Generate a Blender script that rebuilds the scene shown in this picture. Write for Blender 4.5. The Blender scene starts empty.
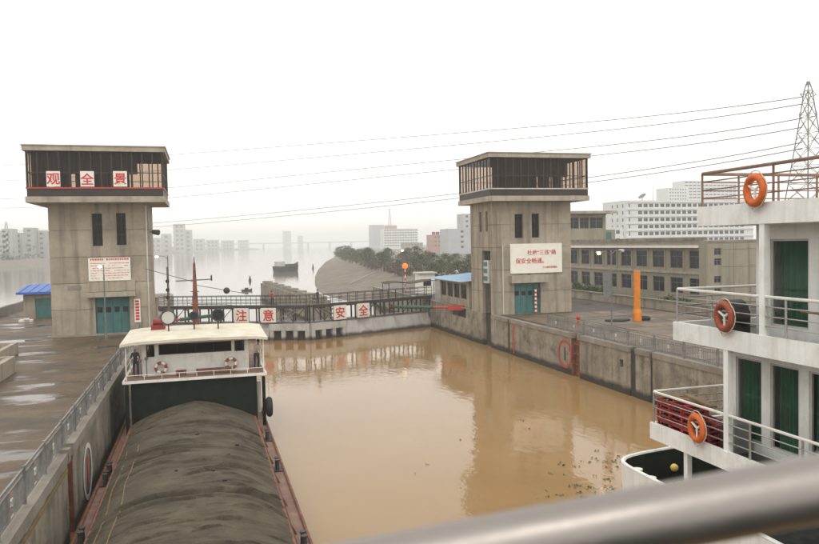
import bpy, bmesh, math, random
from mathutils import Vector, Matrix
random.seed(7)
S = bpy.context.scene
COL = S.collection
# ---------------------------------------------------------------- camera
CF, CYAW, CPITCH, CROLL = 729.4, .276, .04, -.02        # focal length in photo pixels (819 wide), radians
CAM = Vector((0, 0, 7.6))                               # metres above the quay paving (z = 0); water is at WZ
WZ = -3.4
fwd = Vector((math.sin(CYAW)*math.cos(CPITCH), math.cos(CYAW)*math.cos(CPITCH), -math.sin(CPITCH)))
rgt = Vector((math.cos(CYAW), -math.sin(CYAW), 0)); up = rgt.cross(fwd)
rgt, up = math.cos(CROLL)*rgt + math.sin(CROLL)*up, math.cos(CROLL)*up - math.sin(CROLL)*rgt
cd = bpy.data.cameras.new('camera'); co = bpy.data.objects.new('camera', cd); COL.objects.link(co)
cd.sensor_width = 36; cd.lens = CF*36/819; cd.clip_start = .05; cd.clip_end = 12000
co.matrix_world = Matrix(((rgt.x, up.x, -fwd.x, CAM.x), (rgt.y, up.y, -fwd.y, CAM.y), (rgt.z, up.z, -fwd.z, CAM.z), (0, 0, 0, 1)))
cd.dof.use_dof = True; cd.dof.focus_distance = 55; cd.dof.aperture_fstop = 4.0
S.camera = co
def ray(x, y): return fwd + rgt*((x-409.5)/CF) - up*((y-272)/CF)
def atX(x, y, X): r = ray(x, y); return CAM + r*(X/r.x)
def atY(x, y, Y): r = ray(x, y); return CAM + r*(Y/r.y)
def atZ(x, y, Z=0): r = ray(x, y); return CAM + r*((Z-CAM.z)/r.z)
# ---------------------------------------------------------------- light: overcast daylight
W = bpy.data.worlds.new('World'); S.world = W; W.use_nodes = True
nt = W.node_tree; nt.nodes.clear()
out = nt.nodes.new('ShaderNodeOutputWorld'); bg = nt.nodes.new('ShaderNodeBackground')
sky = nt.nodes.new('ShaderNodeTexSky'); sky.sky_type = 'NISHITA'; sky.sun_disc = False
SUN_EL, SUN_ROT = math.radians(58), math.radians(200)
sky.sun_elevation = SUN_EL; sky.sun_rotation = SUN_ROT; sky.air_density = 1.0; sky.dust_density = 4.0; sky.ozone_density = 1
hsv = nt.nodes.new('ShaderNodeHueSaturation'); hsv.inputs['Saturation'].default_value = .12
mx = nt.nodes.new('ShaderNodeMix'); mx.data_type = 'RGBA'; mx.inputs[0].default_value = .72
mx.inputs[7].default_value = (13.2, 12.9, 12.3, 1)       # the cloud deck: an even, faintly warm white
nt.links.new(sky.outputs[0], hsv.inputs['Color']); nt.links.new(hsv.outputs[0], mx.inputs[6])
nt.links.new(mx.outputs[2], bg.inputs[0]); bg.inputs[1].default_value = .132
nt.links.new(bg.outputs[0], out.inputs[0])
sd = bpy.data.lights.new('sun', 'SUN'); so = bpy.data.objects.new('sun', sd); COL.objects.link(so)
sd.energy = .7; sd.angle = math.radians(14); sd.color = (1, .96, .9)
az = SUN_ROT                                            # azimuth clockwise from +Y
sv = Vector((math.sin(az)*math.cos(SUN_EL), math.cos(az)*math.cos(SUN_EL), math.sin(SUN_EL)))
so.rotation_euler = sv.to_track_quat('Z', 'Y').to_euler(); so.location = (0, -30, 60)
S.view_settings.view_transform = 'Standard'; S.view_settings.look = 'None'; S.view_settings.gamma = 1
S.view_settings.exposure = 0
S.cycles.max_bounces = 8; S.cycles.diffuse_bounces = 3; S.cycles.glossy_bounces = 3; S.cycles.transparent_max_bounces = 12
S.cycles.volume_bounces = 3; S.cycles.caustics_reflective = False; S.cycles.caustics_refractive = False
# ---------------------------------------------------------------- materials
MT = {}
def nd(t, k, **kw):
    n = t.nodes.new(k)
    for a, b in kw.items(): setattr(n, a, b)
    return n
def M(name, col, rough=.7, var=.25, scale=2.0, streak=0.0, bump=.15, metal=0.0, stain=None, stain_amt=.5, stain_scale=.6,
      spec=.4, rnd=0.0, fine=0.0, band=None, wet=None, streak_scale=1.6):
    """Procedural surface: mottled colour, optional vertical run-off streaks, stain blotches, a waterline band, puddles."""
    m = bpy.data.materials.new(name); m.use_nodes = True; t = m.node_tree; L = t.links.new
    b = t.nodes['Principled BSDF']; b.inputs['Metallic'].default_value = metal; b.inputs['Specular IOR Level'].default_value = spec
    geo = nd(t, 'ShaderNodeNewGeometry')
    def noise(sc, mul=None, detail=5, rg=.6):
        v = geo.outputs['Position']
        if mul:
            vm = nd(t, 'ShaderNodeVectorMath', operation='MULTIPLY'); vm.inputs[1].default_value = mul; L(v, vm.inputs[0]); v = vm.outputs[0]
        n = nd(t, 'ShaderNodeTexNoise'); n.inputs['Scale'].default_value = sc; n.inputs['Detail'].default_value = detail
        n.inputs['Roughness'].default_value = rg; L(v, n.inputs['Vector']); return n.outputs['Fac']
    def rng(s, a, b_, c, d):
        r = nd(t, 'ShaderNodeMapRange'); r.inputs[1].default_value = a; r.inputs[2].default_value = b_; r.inputs[3].default_value = c; r.inputs[4].default_value = d
        L(s, r.inputs[0]); return r.outputs[0]
    def mixc(f, A, B_, mode='MIX'):
        x = nd(t, 'ShaderNodeMix', data_type='RGBA', blend_type=mode)
        for s, i in ((f, 0), (A, 6), (B_, 7)):
            if hasattr(s, 'node'): L(s, x.inputs[i])
            elif i == 0: x.inputs[0].default_value = s
            else: x.inputs[i].default_value = (*s, 1)
        return x.outputs[2]
    c = mixc(rng(noise(scale), .3, .7, 0, 1), tuple(max(0, k*(1-var)) for k in col), tuple(k*(1+var) for k in col))
    if fine: c = mixc(rng(noise(scale*14, None, 3), .35, .7, 0, fine), c, tuple(k*.45 for k in col))
    if streak: c = mixc(rng(noise(streak_scale, (1, 1, .06), 4), .5, .72, 0, streak), c, tuple(k*.38 for k in col))
    if stain: c = mixc(rng(noise(stain_scale, None, 6, .65), .5, .66, 0, stain_amt), c, stain)
    if rnd:
        oi = nd(t, 'ShaderNodeObjectInfo'); vm = nd(t, 'ShaderNodeVectorMath', operation='SCALE'); L(c, vm.inputs[0]); L(rng(oi.outputs['Random'], 0, 1, 1-rnd, 1+rnd), vm.inputs['Scale']); c = vm.outputs[0]
    rr = None
    if band:                                            # (z, soft, colour): weed and wet line above the water
        sx = nd(t, 'ShaderNodeSeparateXYZ'); L(geo.outputs['Position'], sx.inputs[0])
        ad = nd(t, 'ShaderNodeMath', operation='ADD'); L(sx.outputs[2], ad.inputs[0]); L(rng(noise(.9, (1, 1, .3)), 0, 1, -.25, .25), ad.inputs[1])
        c = mixc(rng(ad.outputs[0], band[0]-band[1], band[0]+band[1], .92, 0), c, band[2])
    if wet:                                             # (scale, threshold, dry colour darkening)
        f = rng(noise(wet[0], wet[3] if len(wet) > 3 else None, 8, .62), wet[1]-.045, wet[1]+.045, 0, 1)
        c = mixc(f, c, tuple(k*wet[2] for k in col)); rr = rng(f, 0, 1, rough, .06)
    L(c, b.inputs['Base Color'])
    if rr is not None: L(rr, b.inputs['Roughness'])
    else: L(rng(noise(scale*2), .3, .7, max(.03, rough-.1), min(1, rough+.1)), b.inputs['Roughness'])
    if bump:
        bp = nd(t, 'ShaderNodeBump'); bp.inputs['Strength'].default_value = bump; bp.inputs['Distance'].default_value = .03
        h = noise(scale*6, None, 6)
        if wet:
            mm = nd(t, 'ShaderNodeMath', operation='MULTIPLY'); L(h, mm.inputs[0]); L(rng(f, 0, 1, 1, .03), mm.inputs[1]); h = mm.outputs[0]
        L(h, bp.inputs['Height']); L(bp.outputs[0], b.inputs['Normal'])
    MT[name] = m; return m
def emis(name, col, st):
    m = bpy.data.materials.new(name); m.use_nodes = True; b = m.node_tree.nodes['Principled BSDF']
    b.inputs['Base Color'].default_value = (*col, 1); b.inputs['Emission Color'].default_value = (*col, 1); b.inputs['Emission Strength'].default_value = st
    MT[name] = m
def glass(name, tint, fres=1.45, rough=.03):
    m = bpy.data.materials.new(name); m.use_nodes = True; t = m.node_tree; t.nodes.clear(); L = t.links.new
    o = nd(t, 'ShaderNodeOutputMaterial'); a = nd(t, 'ShaderNodeBsdfTransparent'); a.inputs[0].default_value = (*tint, 1)
    g = nd(t, 'ShaderNodeBsdfGlossy'); g.inputs['Roughness'].default_value = rough; g.inputs['Color'].default_value = (.9, .9, .9, 1)
    f = nd(t, 'ShaderNodeFresnel'); f.inputs[0].default_value = fres; x = nd(t, 'ShaderNodeMixShader')
    n = nd(t, 'ShaderNodeTexNoise'); n.inputs['Scale'].default_value = .8; bp = nd(t, 'ShaderNodeBump'); bp.inputs['Strength'].default_value = .06
    geo = nd(t, 'ShaderNodeNewGeometry'); L(geo.outputs['Position'], n.inputs['Vector']); L(n.outputs['Fac'], bp.inputs['Height']); L(bp.outputs[0], g.inputs['Normal'])
    bf = nd(t, 'ShaderNodeMath', operation='SUBTRACT'); bf.inputs[0].default_value = 1; L(geo.outputs['Backfacing'], bf.inputs[1]); ff = nd(t, 'ShaderNodeMath', operation='MULTIPLY'); L(f.outputs[0], ff.inputs[0]); L(bf.outputs[0], ff.inputs[1])   # sheet glass reflects at its outer face only
    L(ff.outputs[0], x.inputs[0]); L(a.outputs[0], x.inputs[1]); L(g.outputs[0], x.inputs[2]); L(x.outputs[0], o.inputs[0]); MT[name] = m
M('tower_concrete', (.37, .318, .246), .85, .18, .6, .85, .25, fine=.22, rnd=.06, streak_scale=1.3, stain=(.13, .115, .095), stain_amt=.35, stain_scale=.35)
M('tower_trim', (.41, .36, .29), .85, .14, .8, .55, .15, fine=.2, stain=(.15, .13, .11), stain_amt=.4)
M('wall_concrete', (.285, .248, .19), .8, .32, .9, .8, .6, fine=.42, rnd=.1, stain=(.075, .068, .055), stain_amt=.75, stain_scale=.8, band=(-2.85, .16, (.022, .02, .014)))
M('coping_concrete', (.265, .237, .195), .8, .28, 1.2, 0, .5, fine=.35, rnd=.12, stain=(.12, .1, .08), stain_amt=.6)
M('dark_recess', (.05, .045, .038), .9, .3, 2)
M('quay_wet', (.115, .078, .044), .62, .45, .6, 0, .6, fine=.6, stain=(.045, .034, .023), stain_amt=.8, stain_scale=.16, wet=(.3, .565, .5, (.5, 1.5, 1)), spec=.35)
M('quay_paving', (.055, .043, .031), .55, .3, .5, 0, .35, fine=.3, stain=(.08, .066, .052), stain_amt=.7, stain_scale=.3, wet=(.3, .62, .5, (.6, 1.2, 1)))
M('slab', (.15, .112, .074), .5, .35, .9, 0, .4, fine=.45, rnd=.3, stain=(.09, .075, .056), stain_amt=.6, stain_scale=.5)
M('earth', (.16, .135, .105), .95, .25, .08, 0, .3)
M('revetment', (.2, .165, .125), .95, .4, .35, 0, .6, fine=.75, stain=(.1, .085, .065), stain_amt=.6, stain_scale=.05)
M('rust', (.2, .075, .045), .8, .35, 3, .3, .4, stain=(.07, .045, .035), stain_amt=.7, stain_scale=2)
M('rust_deck', (.23, .135, .1), .75, .3, 1.5, 0, .3, fine=.25, stain=(.13, .08, .06), stain_amt=.7, stain_scale=1.2)
M('barge_green', (.010, .015, .010), .6, .4, 2, .3, .2, spec=.15)
M('barge_hull', (.05, .035, .03), .7, .4, 1.5, .4, .3)
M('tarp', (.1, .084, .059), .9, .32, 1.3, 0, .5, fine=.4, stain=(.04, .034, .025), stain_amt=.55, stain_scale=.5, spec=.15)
M('cream_roof', (.62, .57, .46), .6, .1, 1.2, .15, .1, stain=(.4, .33, .22), stain_amt=.4, stain_scale=.9)
M('white_paint', (.76, .745, .69), .4, .06, 1.2, .22, .06, stain=(.42, .36, .27), stain_amt=.3, stain_scale=1.1, streak_scale=4)
M('ship_white', (.80, .805, .77), .38, .05, .9, .26, .08, fine=.08, stain=(.46, .41, .33), stain_amt=.34, stain_scale=1.4, streak_scale=5)
M('dirty_white', (.5, .49, .46), .7, .15, .8, .5, .1)
M('gate_white', (.5, .49, .47), .55, .12, .5, .45, .1, stain=(.22, .19, .15), stain_amt=.45, band=(-3.0, .15, (.05, .045, .035)))
M('dark_steel', (.045, .042, .04), .55, .35, 3, 0, .15)
M('grey_steel', (.16, .155, .15), .5, .25, 3, 0, .12)
M('rail_grey', (.2, .195, .185), .5, .3, 2, 0, .15, stain=(.1, .07, .05), stain_amt=.5, stain_scale=2.5)
M('rail_brown', (.2, .12, .085), .55, .25, 4, 0, .15, stain=(.3, .25, .2), stain_amt=.5, stain_scale=5)
M('chrome', (.42, .40, .38), .33, .08, 3, 0, .05, metal=.75)
M('own_rail', (.27, .245, .225), .42, .07, 3, 0, .05, metal=.9)
M('cabin_dark', (.035, .024, .018), .5, .3, 2, 0, .05)
M('blind', (.04, .027, .02), .7, .25, 3, .4, .1)
M('crate_red', (.3, .022, .018), .5, .3, 4, 0, .1)
M('red_paint', (.46, .045, .032), .5, .15, 3, 0, .1)
M('red_sign', (.55, .035, .035), .6, .1, 4, 0, 0)
M('dark_red', (.22, .03, .025), .6, .3, 3, .2, .15)
M('sign_white', (.78, .76, .68), .6, .05, 2, .08, .02)
M('teal_door', (.055, .16, .155), .55, .2, 1.5, .35, .1, stain=(.04, .08, .075), stain_amt=.4)
M('green_steel', (.03, .11, .065), .5, .3, 3, .2, .15)
M('orange', (.72, .23, .012), .55, .15, 2, .4, .15, fine=.25, stain=(.35, .13, .03), stain_amt=.5, stain_scale=1.5)
M('ring_orange', (.58, .125, .02), .6, .2, 6, 0, .2, stain=(.4, .08, .02), stain_amt=.4, stain_scale=8)
M('ring_red', (.28, .065, .03), .6, .2, 6, 0, .2)
M('rope', (.5, .48, .42), .9, .2, 10, 0, .2)
M('rubber', (.02, .02, .02), .8, .3, 5, 0, .3)
M('curtain', (.042, .13, .078), .85, .3, 2, .3, .1)
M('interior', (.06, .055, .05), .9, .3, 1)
M('blue_roof', (.05, .13, .42), .5, .15, 1.5, 0, .1)
M('pale_blue_roof', (.35, .5, .62), .45, .12, 1.5, 0, .1)
M('office_white', (.66, .66, .65), .7, .06, .2, .15, .05)
M('pink_wall', (.42, .25, .2), .8, .1, .2, .2, .05)
M('grey_wall', (.44, .45, .46), .8, .08, .2, .2, .05)
M('beige_wall', (.31, .275, .205), .85, .12, .4, .45, .1, stain=(.2, .18, .14), stain_amt=.4, stain_scale=.3)
M('far_wall', (.36, .35, .34), .85, .2, .02, 0, 0)
M('window_dark', (.022, .027, .03), .2, .4, .6, 0, .02, spec=.3)
M('trunk', (.07, .05, .035), .9, .3, 3)
M('leaf_a', (.09, .105, .05), .7, .45, 1.3, 0, 0)
M('leaf_b', (.11, .105, .055), .7, .45, 1.3, 0, 0)
M('leaf_c', (.075, .095, .05), .7, .45, 1.3, 0, 0)
M('leaf_d', (.12, .09, .06), .8, .4, 1.3, 0, 0)
M('hedge', (.05, .085, .025), .7, .4, 2, 0, 0)
M('weed', (.06, .09, .03), .7, .3, 3, 0, 0)
M('skin', (.4, .24, .16), .6, .1, 6, 0, 0)
M('hair', (.02, .017, .015), .6, .2, 9, 0, 0)
M('shirt_pale', (.52, .5, .45), .8, .1, 6, 0, .1)
M('shirt_red', (.45, .08, .06), .8, .1, 6, 0, .1)
M('shirt_dark', (.06, .06, .07), .8, .1, 6, 0, .1)
M('trousers', (.05, .05, .06), .8, .2, 6, 0, .1)
M('wood', (.22, .14, .075), .8, .3, 3, 0, .2)
M('yellow', (.75, .55, .12), .5, .1, 4, 0, 0)
M('brown_line', (.2, .14, .06), .8, .3, 3, 0, .2)
M('number_dark', (.07, .06, .055), .8, .3, 5, 0, 0)
M('ring_white', (.6, .58, .54), .8, .15, 6, .2, 0)
emis('lamp_warm', (1, .7, .4), 14); emis('lamp_orange', (1, .08, .006), 3.2)
glass('cabin_glass', (.82, .76, .7), 1.25); glass('ship_glass', (.9, .93, .91), 1.35)
def water_mat(name, ca, cb):
    m = bpy.data.materials.new(name); m.use_nodes = True; t = m.node_tree; L = t.links.new; b = t.nodes['Principled BSDF']
    geo = nd(t, 'ShaderNodeNewGeometry')
    n = nd(t, 'ShaderNodeTexNoise'); n.inputs['Scale'].default_value = .09; n.inputs['Detail'].default_value = 6; n.inputs['Distortion'].default_value = 1.6; L(geo.outputs['Position'], n.inputs['Vector'])
    x = nd(t, 'ShaderNodeMix', data_type='RGBA'); x.inputs[6].default_value = (*ca, 1); x.inputs[7].default_value = (*cb, 1)
    L(n.outputs['Fac'], x.inputs[0]); L(x.outputs[2], b.inputs['Base Color'])
    b.inputs['Roughness'].default_value = .06; b.inputs['IOR'].default_value = 1.333; b.inputs['Specular IOR Level'].default_value = .5
    h = []
    for sc, dt, w in ((.5, 3, .22), (2.2, 3, .14)):
        v = nd(t, 'ShaderNodeVectorMath', operation='MULTIPLY'); v.inputs[1].default_value = (1, .55, 1); L(geo.outputs['Position'], v.inputs[0])
        q = nd(t, 'ShaderNodeTexNoise'); q.inputs['Scale'].default_value = sc; q.inputs['Detail'].default_value = dt; L(v.outputs[0], q.inputs['Vector'])
        bp = nd(t, 'ShaderNodeBump'); bp.inputs['Strength'].default_value = w; bp.inputs['Distance'].default_value = .08; L(q.outputs['Fac'], bp.inputs['Height'])
        if h: L(h[-1].outputs[0], bp.inputs['Normal'])
        h.append(bp)
    L(h[-1].outputs[0], b.inputs['Normal']); MT[name] = m
water_mat('muddy_water', (.245, .15, .062), (.31, .196, .088)); water_mat('river_grey', (.17, .142, .108), (.21, .178, .138))
def tarp_creases():                                     # fine ridged creases across the sheet
    t = MT['tarp'].node_tree; L = t.links.new; b = t.nodes['Principled BSDF']; old = b.inputs['Normal'].links[0].from_socket; geo = nd(t, 'ShaderNodeNewGeometry'); prev = old
    for mul, sc, st, ds in (((.3, 1.5, .4), 1.2, .65, .1), ((.9, 3.2, .8), 1.3, .45, .05), ((6, .35, 1), .7, .18, .03)):
        v = nd(t, 'ShaderNodeVectorMath', operation='MULTIPLY'); v.inputs[1].default_value = mul; L(geo.outputs['Position'], v.inputs[0])
        n = nd(t, 'ShaderNodeTexNoise', noise_type='RIDGED_MULTIFRACTAL'); n.inputs['Scale'].default_value = sc; n.inputs['Detail'].default_value = 3; n.inputs['Distortion'].default_value = .5; L(v.outputs[0], n.inputs['Vector'])
        bp = nd(t, 'ShaderNodeBump'); bp.inputs['Strength'].default_value = st; bp.inputs['Distance'].default_value = ds; L(n.outputs['Fac'], bp.inputs['Height']); L(prev, bp.inputs['Normal']); prev = bp.outputs[0]
    L(prev, b.inputs['Normal'])
    for mul, sc, wd, am in (((.3, 1.25, .3), 1.0, .022, .5), ((.55, 2.3, .5), 1.1, .016, .35)):      # crease shading painted into the colour as thin wavy dark lines
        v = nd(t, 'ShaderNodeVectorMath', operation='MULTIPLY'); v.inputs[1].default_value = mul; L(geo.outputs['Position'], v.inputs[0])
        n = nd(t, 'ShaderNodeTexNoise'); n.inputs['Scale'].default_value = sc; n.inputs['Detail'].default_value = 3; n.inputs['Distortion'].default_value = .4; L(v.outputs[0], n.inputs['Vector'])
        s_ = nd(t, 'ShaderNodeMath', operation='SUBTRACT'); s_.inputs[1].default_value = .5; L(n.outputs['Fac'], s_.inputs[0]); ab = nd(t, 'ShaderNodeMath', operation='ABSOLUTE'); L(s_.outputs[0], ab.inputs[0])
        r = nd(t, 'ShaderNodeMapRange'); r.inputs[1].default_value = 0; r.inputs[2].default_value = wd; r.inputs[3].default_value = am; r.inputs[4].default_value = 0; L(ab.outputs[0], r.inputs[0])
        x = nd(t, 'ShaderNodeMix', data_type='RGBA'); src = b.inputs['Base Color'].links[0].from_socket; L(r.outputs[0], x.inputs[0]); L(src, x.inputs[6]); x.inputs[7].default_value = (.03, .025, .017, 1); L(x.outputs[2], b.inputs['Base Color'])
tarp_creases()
# ---------------------------------------------------------------- mesh helpers
OFF = {}
class B:
    def __init__(s): s.v = []; s.f = []; s.m = []
    def add(s, vs, fs, mi=0):
        k = len(s.v); s.v += [tuple(p) for p in vs]; s.f += [tuple(i+k for i in f) for f in fs]; s.m += [mi]*len(fs); return s
    def box(s, x0, x1, y0, y1, z0, z1, mi=0):
        return s.add([(x0, y0, z0), (x1, y0, z0), (x1, y1, z0), (x0, y1, z0), (x0, y0, z1), (x1, y0, z1), (x1, y1, z1), (x0, y1, z1)],
                     [(0, 3, 2, 1), (4, 5, 6, 7), (0, 1, 5, 4), (1, 2, 6, 5), (2, 3, 7, 6), (3, 0, 4, 7)], mi)
    def obox(s, c, sz, rz=0, mi=0):
        b = B().box(-sz[0]/2, sz[0]/2, -sz[1]/2, sz[1]/2, -sz[2]/2, sz[2]/2); R = Matrix.Rotation(rz, 3, 'Z')
        return s.add([R @ Vector(p) + Vector(c) for p in b.v], b.f, mi)
    def bar(s, p, q, w, h=None, mi=0):                  # rectangular bar from p to q
        p, q = Vector(p), Vector(q); d = (q-p).normalized(); a = d.cross(Vector((0, 0, 1)))
        a = Vector((1, 0, 0)) if a.length < 1e-4 else a.normalized(); c = a.cross(d); h = h or w
        vs = [e + a*(i*w/2) + c*(j*h/2) for e in (p, q) for i, j in ((-1, -1), (1, -1), (1, 1), (-1, 1))]
        return s.add(vs, [(0, 1, 2, 3), (7, 6, 5, 4), (0, 4, 5, 1), (1, 5, 6, 2), (2, 6, 7, 3), (3, 7, 4, 0)], mi)
    def cyl(s, p, q, r, r2=None, n=8, mi=0):
        p, q = Vector(p), Vector(q); r2 = r if r2 is None else r2; d = (q-p).normalized()
        a = d.orthogonal().normalized(); c = d.cross(a); vs = []
        for e, rr in ((p, r), (q, r2)):
            vs += [e + (a*math.cos(2*math.pi*i/n) + c*math.sin(2*math.pi*i/n))*rr for i in range(n)]
        fs = [(i, (i+1) % n, n+(i+1) % n, n+i) for i in range(n)] + [tuple(range(n-1, -1, -1)), tuple(range(n, 2*n))]
        return s.add(vs, fs, mi)
    def tube(s, pts, r, n=6, mi=0):
        pts = [Vector(p) for p in pts]; vs = []; fs = []
        for k, p in enumerate(pts):
            d = (pts[min(k+1, len(pts)-1)] - pts[max(k-1, 0)]).normalized()
            a = d.cross(Vector((0, 0, 1))); a = Vector((1, 0, 0)) if a.length < 1e-3 else a.normalized(); c = a.cross(d)
            vs += [p + (a*math.cos(2*math.pi*i/n) + c*math.sin(2*math.pi*i/n))*r for i in range(n)]
        for k in range(len(pts)-1):
            fs += [(k*n+i, k*n+(i+1) % n, (k+1)*n+(i+1) % n, (k+1)*n+i) for i in range(n)]
        fs += [tuple(range(n-1, -1, -1)), tuple(range(len(vs)-n, len(vs)))]
        return s.add(vs, fs, mi)
    def prism(s, pts, z0, z1, mi=0):                    # plan outline extruded upwards
        n = len(pts); vs = [(*p, z0) for p in pts] + [(*p, z1) for p in pts]
        return s.add(vs, [tuple(range(n-1, -1, -1)), tuple(range(n, 2*n))] + [(i, (i+1) % n, n+(i+1) % n, n+i) for i in range(n)], mi)
    def torus(s, c, ax, R, r, n=24, k=8, mi=0, a0=0, a1=2*math.pi):
        c = Vector(c); ax = Vector(ax).normalized(); a = ax.cross(Vector((0, 0, 1))); a = Vector((1, 0, 0)) if a.length < 1e-3 else a.normalized(); b = a.cross(ax)
        vs = []; fs = []; closed = abs(a1-a0-2*math.pi) < 1e-6; nn = n if closed else n+1
        for i in range(nn):
            t = a0+(a1-a0)*i/n; d = a*math.cos(t)+b*math.sin(t)
            vs += [c + d*(R+r*math.cos(2*math.pi*j/k)) + ax*(r*math.sin(2*math.pi*j/k)) for j in range(k)]
        for i in range(n):
            i2 = (i+1) % nn
            fs += [(i*k+j, i2*k+j, i2*k+(j+1) % k, i*k+(j+1) % k) for j in range(k)]
        return s.add(vs, fs, mi)
    def ball(s, c, r, n=10, k=6, mi=0, sq=(1, 1, 1)):
        vs = [(c[0], c[1], c[2]-r*sq[2])]; fs = []
        for i in range(1, k):
            t = -math.pi/2+math.pi*i/k
            vs += [(c[0]+r*sq[0]*math.cos(t)*math.cos(2*math.pi*j/n), c[1]+r*sq[1]*math.cos(t)*math.sin(2*math.pi*j/n), c[2]+r*sq[2]*math.sin(t)) for j in range(n)]
        vs.append((c[0], c[1], c[2]+r*sq[2])); e = len(vs)-1
        for j in range(n):
            fs.append((0, 1+(j+1) % n, 1+j)); fs.append((e, e-n+j, e-n+(j+1) % n))
            fs += [(1+i*n+j, 1+i*n+(j+1) % n, 1+(i+1)*n+(j+1) % n, 1+(i+1)*n+j) for i in range(k-2)]
        return s.add(vs, fs, mi)
    def annulus(s, c, ax, r0, r1, n=40, th=.012, mi=0):
        c = Vector(c); ax = Vector(ax).normalized(); a = ax.cross(Vector((0, 0, 1))).normalized(); b = a.cross(ax); vs = []; fs = []
        for i in range(n):
            d = a*math.cos(2*math.pi*i/n)+b*math.sin(2*math.pi*i/n)
            vs += [c+d*r0, c+d*r1, c+d*r1+ax*th, c+d*r0+ax*th]
        for i in range(n):
            j = (i+1) % n; fs += [(4*i+q, 4*j+q, 4*j+(q+1) % 4, 4*i+(q+1) % 4) for q in range(4)]
        return s.add(vs, fs, mi)
    def build(s, name, mat, parent=None, smooth=False, kind=None, label=None, bevel=0):
        off = OFF.get(parent.name, Vector()) if parent else Vector()
        me = bpy.data.meshes.new(name); me.from_pydata([tuple(Vector(p)-off) for p in s.v], [], s.f); 
        for x in (mat if isinstance(mat, (list, tuple)) else [mat]): me.materials.append(MT[x])
        if any(s.m): me.polygons.foreach_set('material_index', s.m)
        bm = bmesh.new(); bm.from_mesh(me); bmesh.ops.recalc_face_normals(bm, faces=bm.faces)
        if bevel: bmesh.ops.bevel(bm, geom=bm.edges[:], offset=bevel, segments=1, affect='EDGES')
        bm.to_mesh(me); bm.free()
        if smooth: me.polygons.foreach_set('use_smooth', [True]*len(me.polygons)); me.set_sharp_from_angle(angle=math.radians(40))
        o = bpy.data.objects.new(name, me); COL.objects.link(o)
        if parent: o.parent = parent; OFF[o.name] = off
        else: OFF[o.name] = Vector()
        if kind: o['kind'] = kind
        if label: o['label'] = label
        return o
def thing(name, label, cat, loc, rz=0, group=None, local=False):
    o = bpy.data.objects.new(name, None); COL.objects.link(o); o.location = loc; o.rotation_euler = (0, 0, rz); o.empty_display_size = .3
    o['label'] = label; o['category'] = cat
    if group: o['group'] = group
    OFF[o.name] = Vector() if local else Vector(loc)
    return o
def tag(o, label, cat, group=None):
    o['label'] = label; o['category'] = cat
    if group: o['group'] = group
    return o
def recenter(o):                                        # a one-mesh thing gets its origin at its base
    xs = [v.co for v in o.data.vertices]; c = Vector((sum(p.x for p in xs)/len(xs), sum(p.y for p in xs)/len(xs), min(p.z for p in xs)))
    for v in o.data.vertices: v.co -= c
    o.location = c; return o
def struct(name):
    o = bpy.data.objects.new(name, None); COL.objects.link(o); o['kind'] = 'structure'; OFF[o.name] = Vector(); return o
def dup(o, parent=None):
    c = o.copy(); COL.objects.link(c); c.parent = parent; OFF[c.name] = OFF.get(o.name, Vector())
    for ch in o.children: dup(ch, c)
    return c
def piece(src, parent, loc, rz=0):                      # another instance of a small part, sharing its mesh
    c = src.copy(); COL.objects.link(c); c.parent = parent; c.location = loc; c.rotation_euler = (0, 0, rz); return c
def cells(u0, u1, v0, v1, ops):
    us = sorted({u0, u1, *[min(max(k, u0), u1) for o in ops for k in o[:2]]}); vs = sorted({v0, v1, *[min(max(k, v0), v1) for o in ops for k in o[2:4]]})
    r = []
    for a, b in zip(vs, vs[1:]):
        run = None
        for c, d in zip(us, us[1:]):
            hole = any(o[0] <= (c+d)/2 <= o[1] and o[2] <= (a+b)/2 <= o[3] for o in ops)
            if hole:
                if run: r.append((*run, a, b)); run = None
            else: run = (run[0], d) if run else (c, d)
        if run: r.append((*run, a, b))
    return r
def face(b, axis, pos, th, u0, u1, v0, v1, ops=(), mi=0):
    """a wall in the plane Y=pos ('y') or X=pos ('x'), reaching th inwards, pierced by openings (u0,u1,v0,v1)"""
    for c, d, e, f in cells(u0, u1, v0, v1, ops):
        a, z = min(pos, pos+th), max(pos, pos+th)
        if axis == 'y': b.box(c, d, a, z, e, f, mi)
        else: b.box(a, z, c, d, e, f, mi)
def text(body, size, parent, loc, rot, mat, name='lettering', ext=.012, bold=.0, sx=1.0):
    cu = bpy.data.curves.new(name, 'FONT'); cu.body = body; cu.size = size; cu.extrude = ext; cu.align_x = 'CENTER'; cu.align_y = 'CENTER'; cu.offset = bold; cu.resolution_u = 3
    t = bpy.data.objects.new('tmp', cu); COL.objects.link(t); dg = bpy.context.evaluated_depsgraph_get(); dg.update()
    me = bpy.data.meshes.new_from_object(t.evaluated_get(dg)); bpy.data.objects.remove(t); bpy.data.curves.remove(cu)
    me.materials.clear(); me.materials.append(MT[mat])
    if len(me.vertices):                                # centre the glyphs on the given point
        xs = [v.co.x for v in me.vertices]; ys = [v.co.y for v in me.vertices]; c = Vector(((min(xs)+max(xs))/2, (min(ys)+max(ys))/2, 0))
        for v in me.vertices: v.co -= c; v.co.x *= sx
    o = bpy.data.objects.new(name, me); COL.objects.link(o); o.parent = parent; o.location = Vector(loc)-OFF.get(parent.name, Vector()); o.rotation_euler = rot
    return o
RF = (math.pi/2, 0, 0)                                  # lettering that faces the camera end of the lock (-Y)
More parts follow.
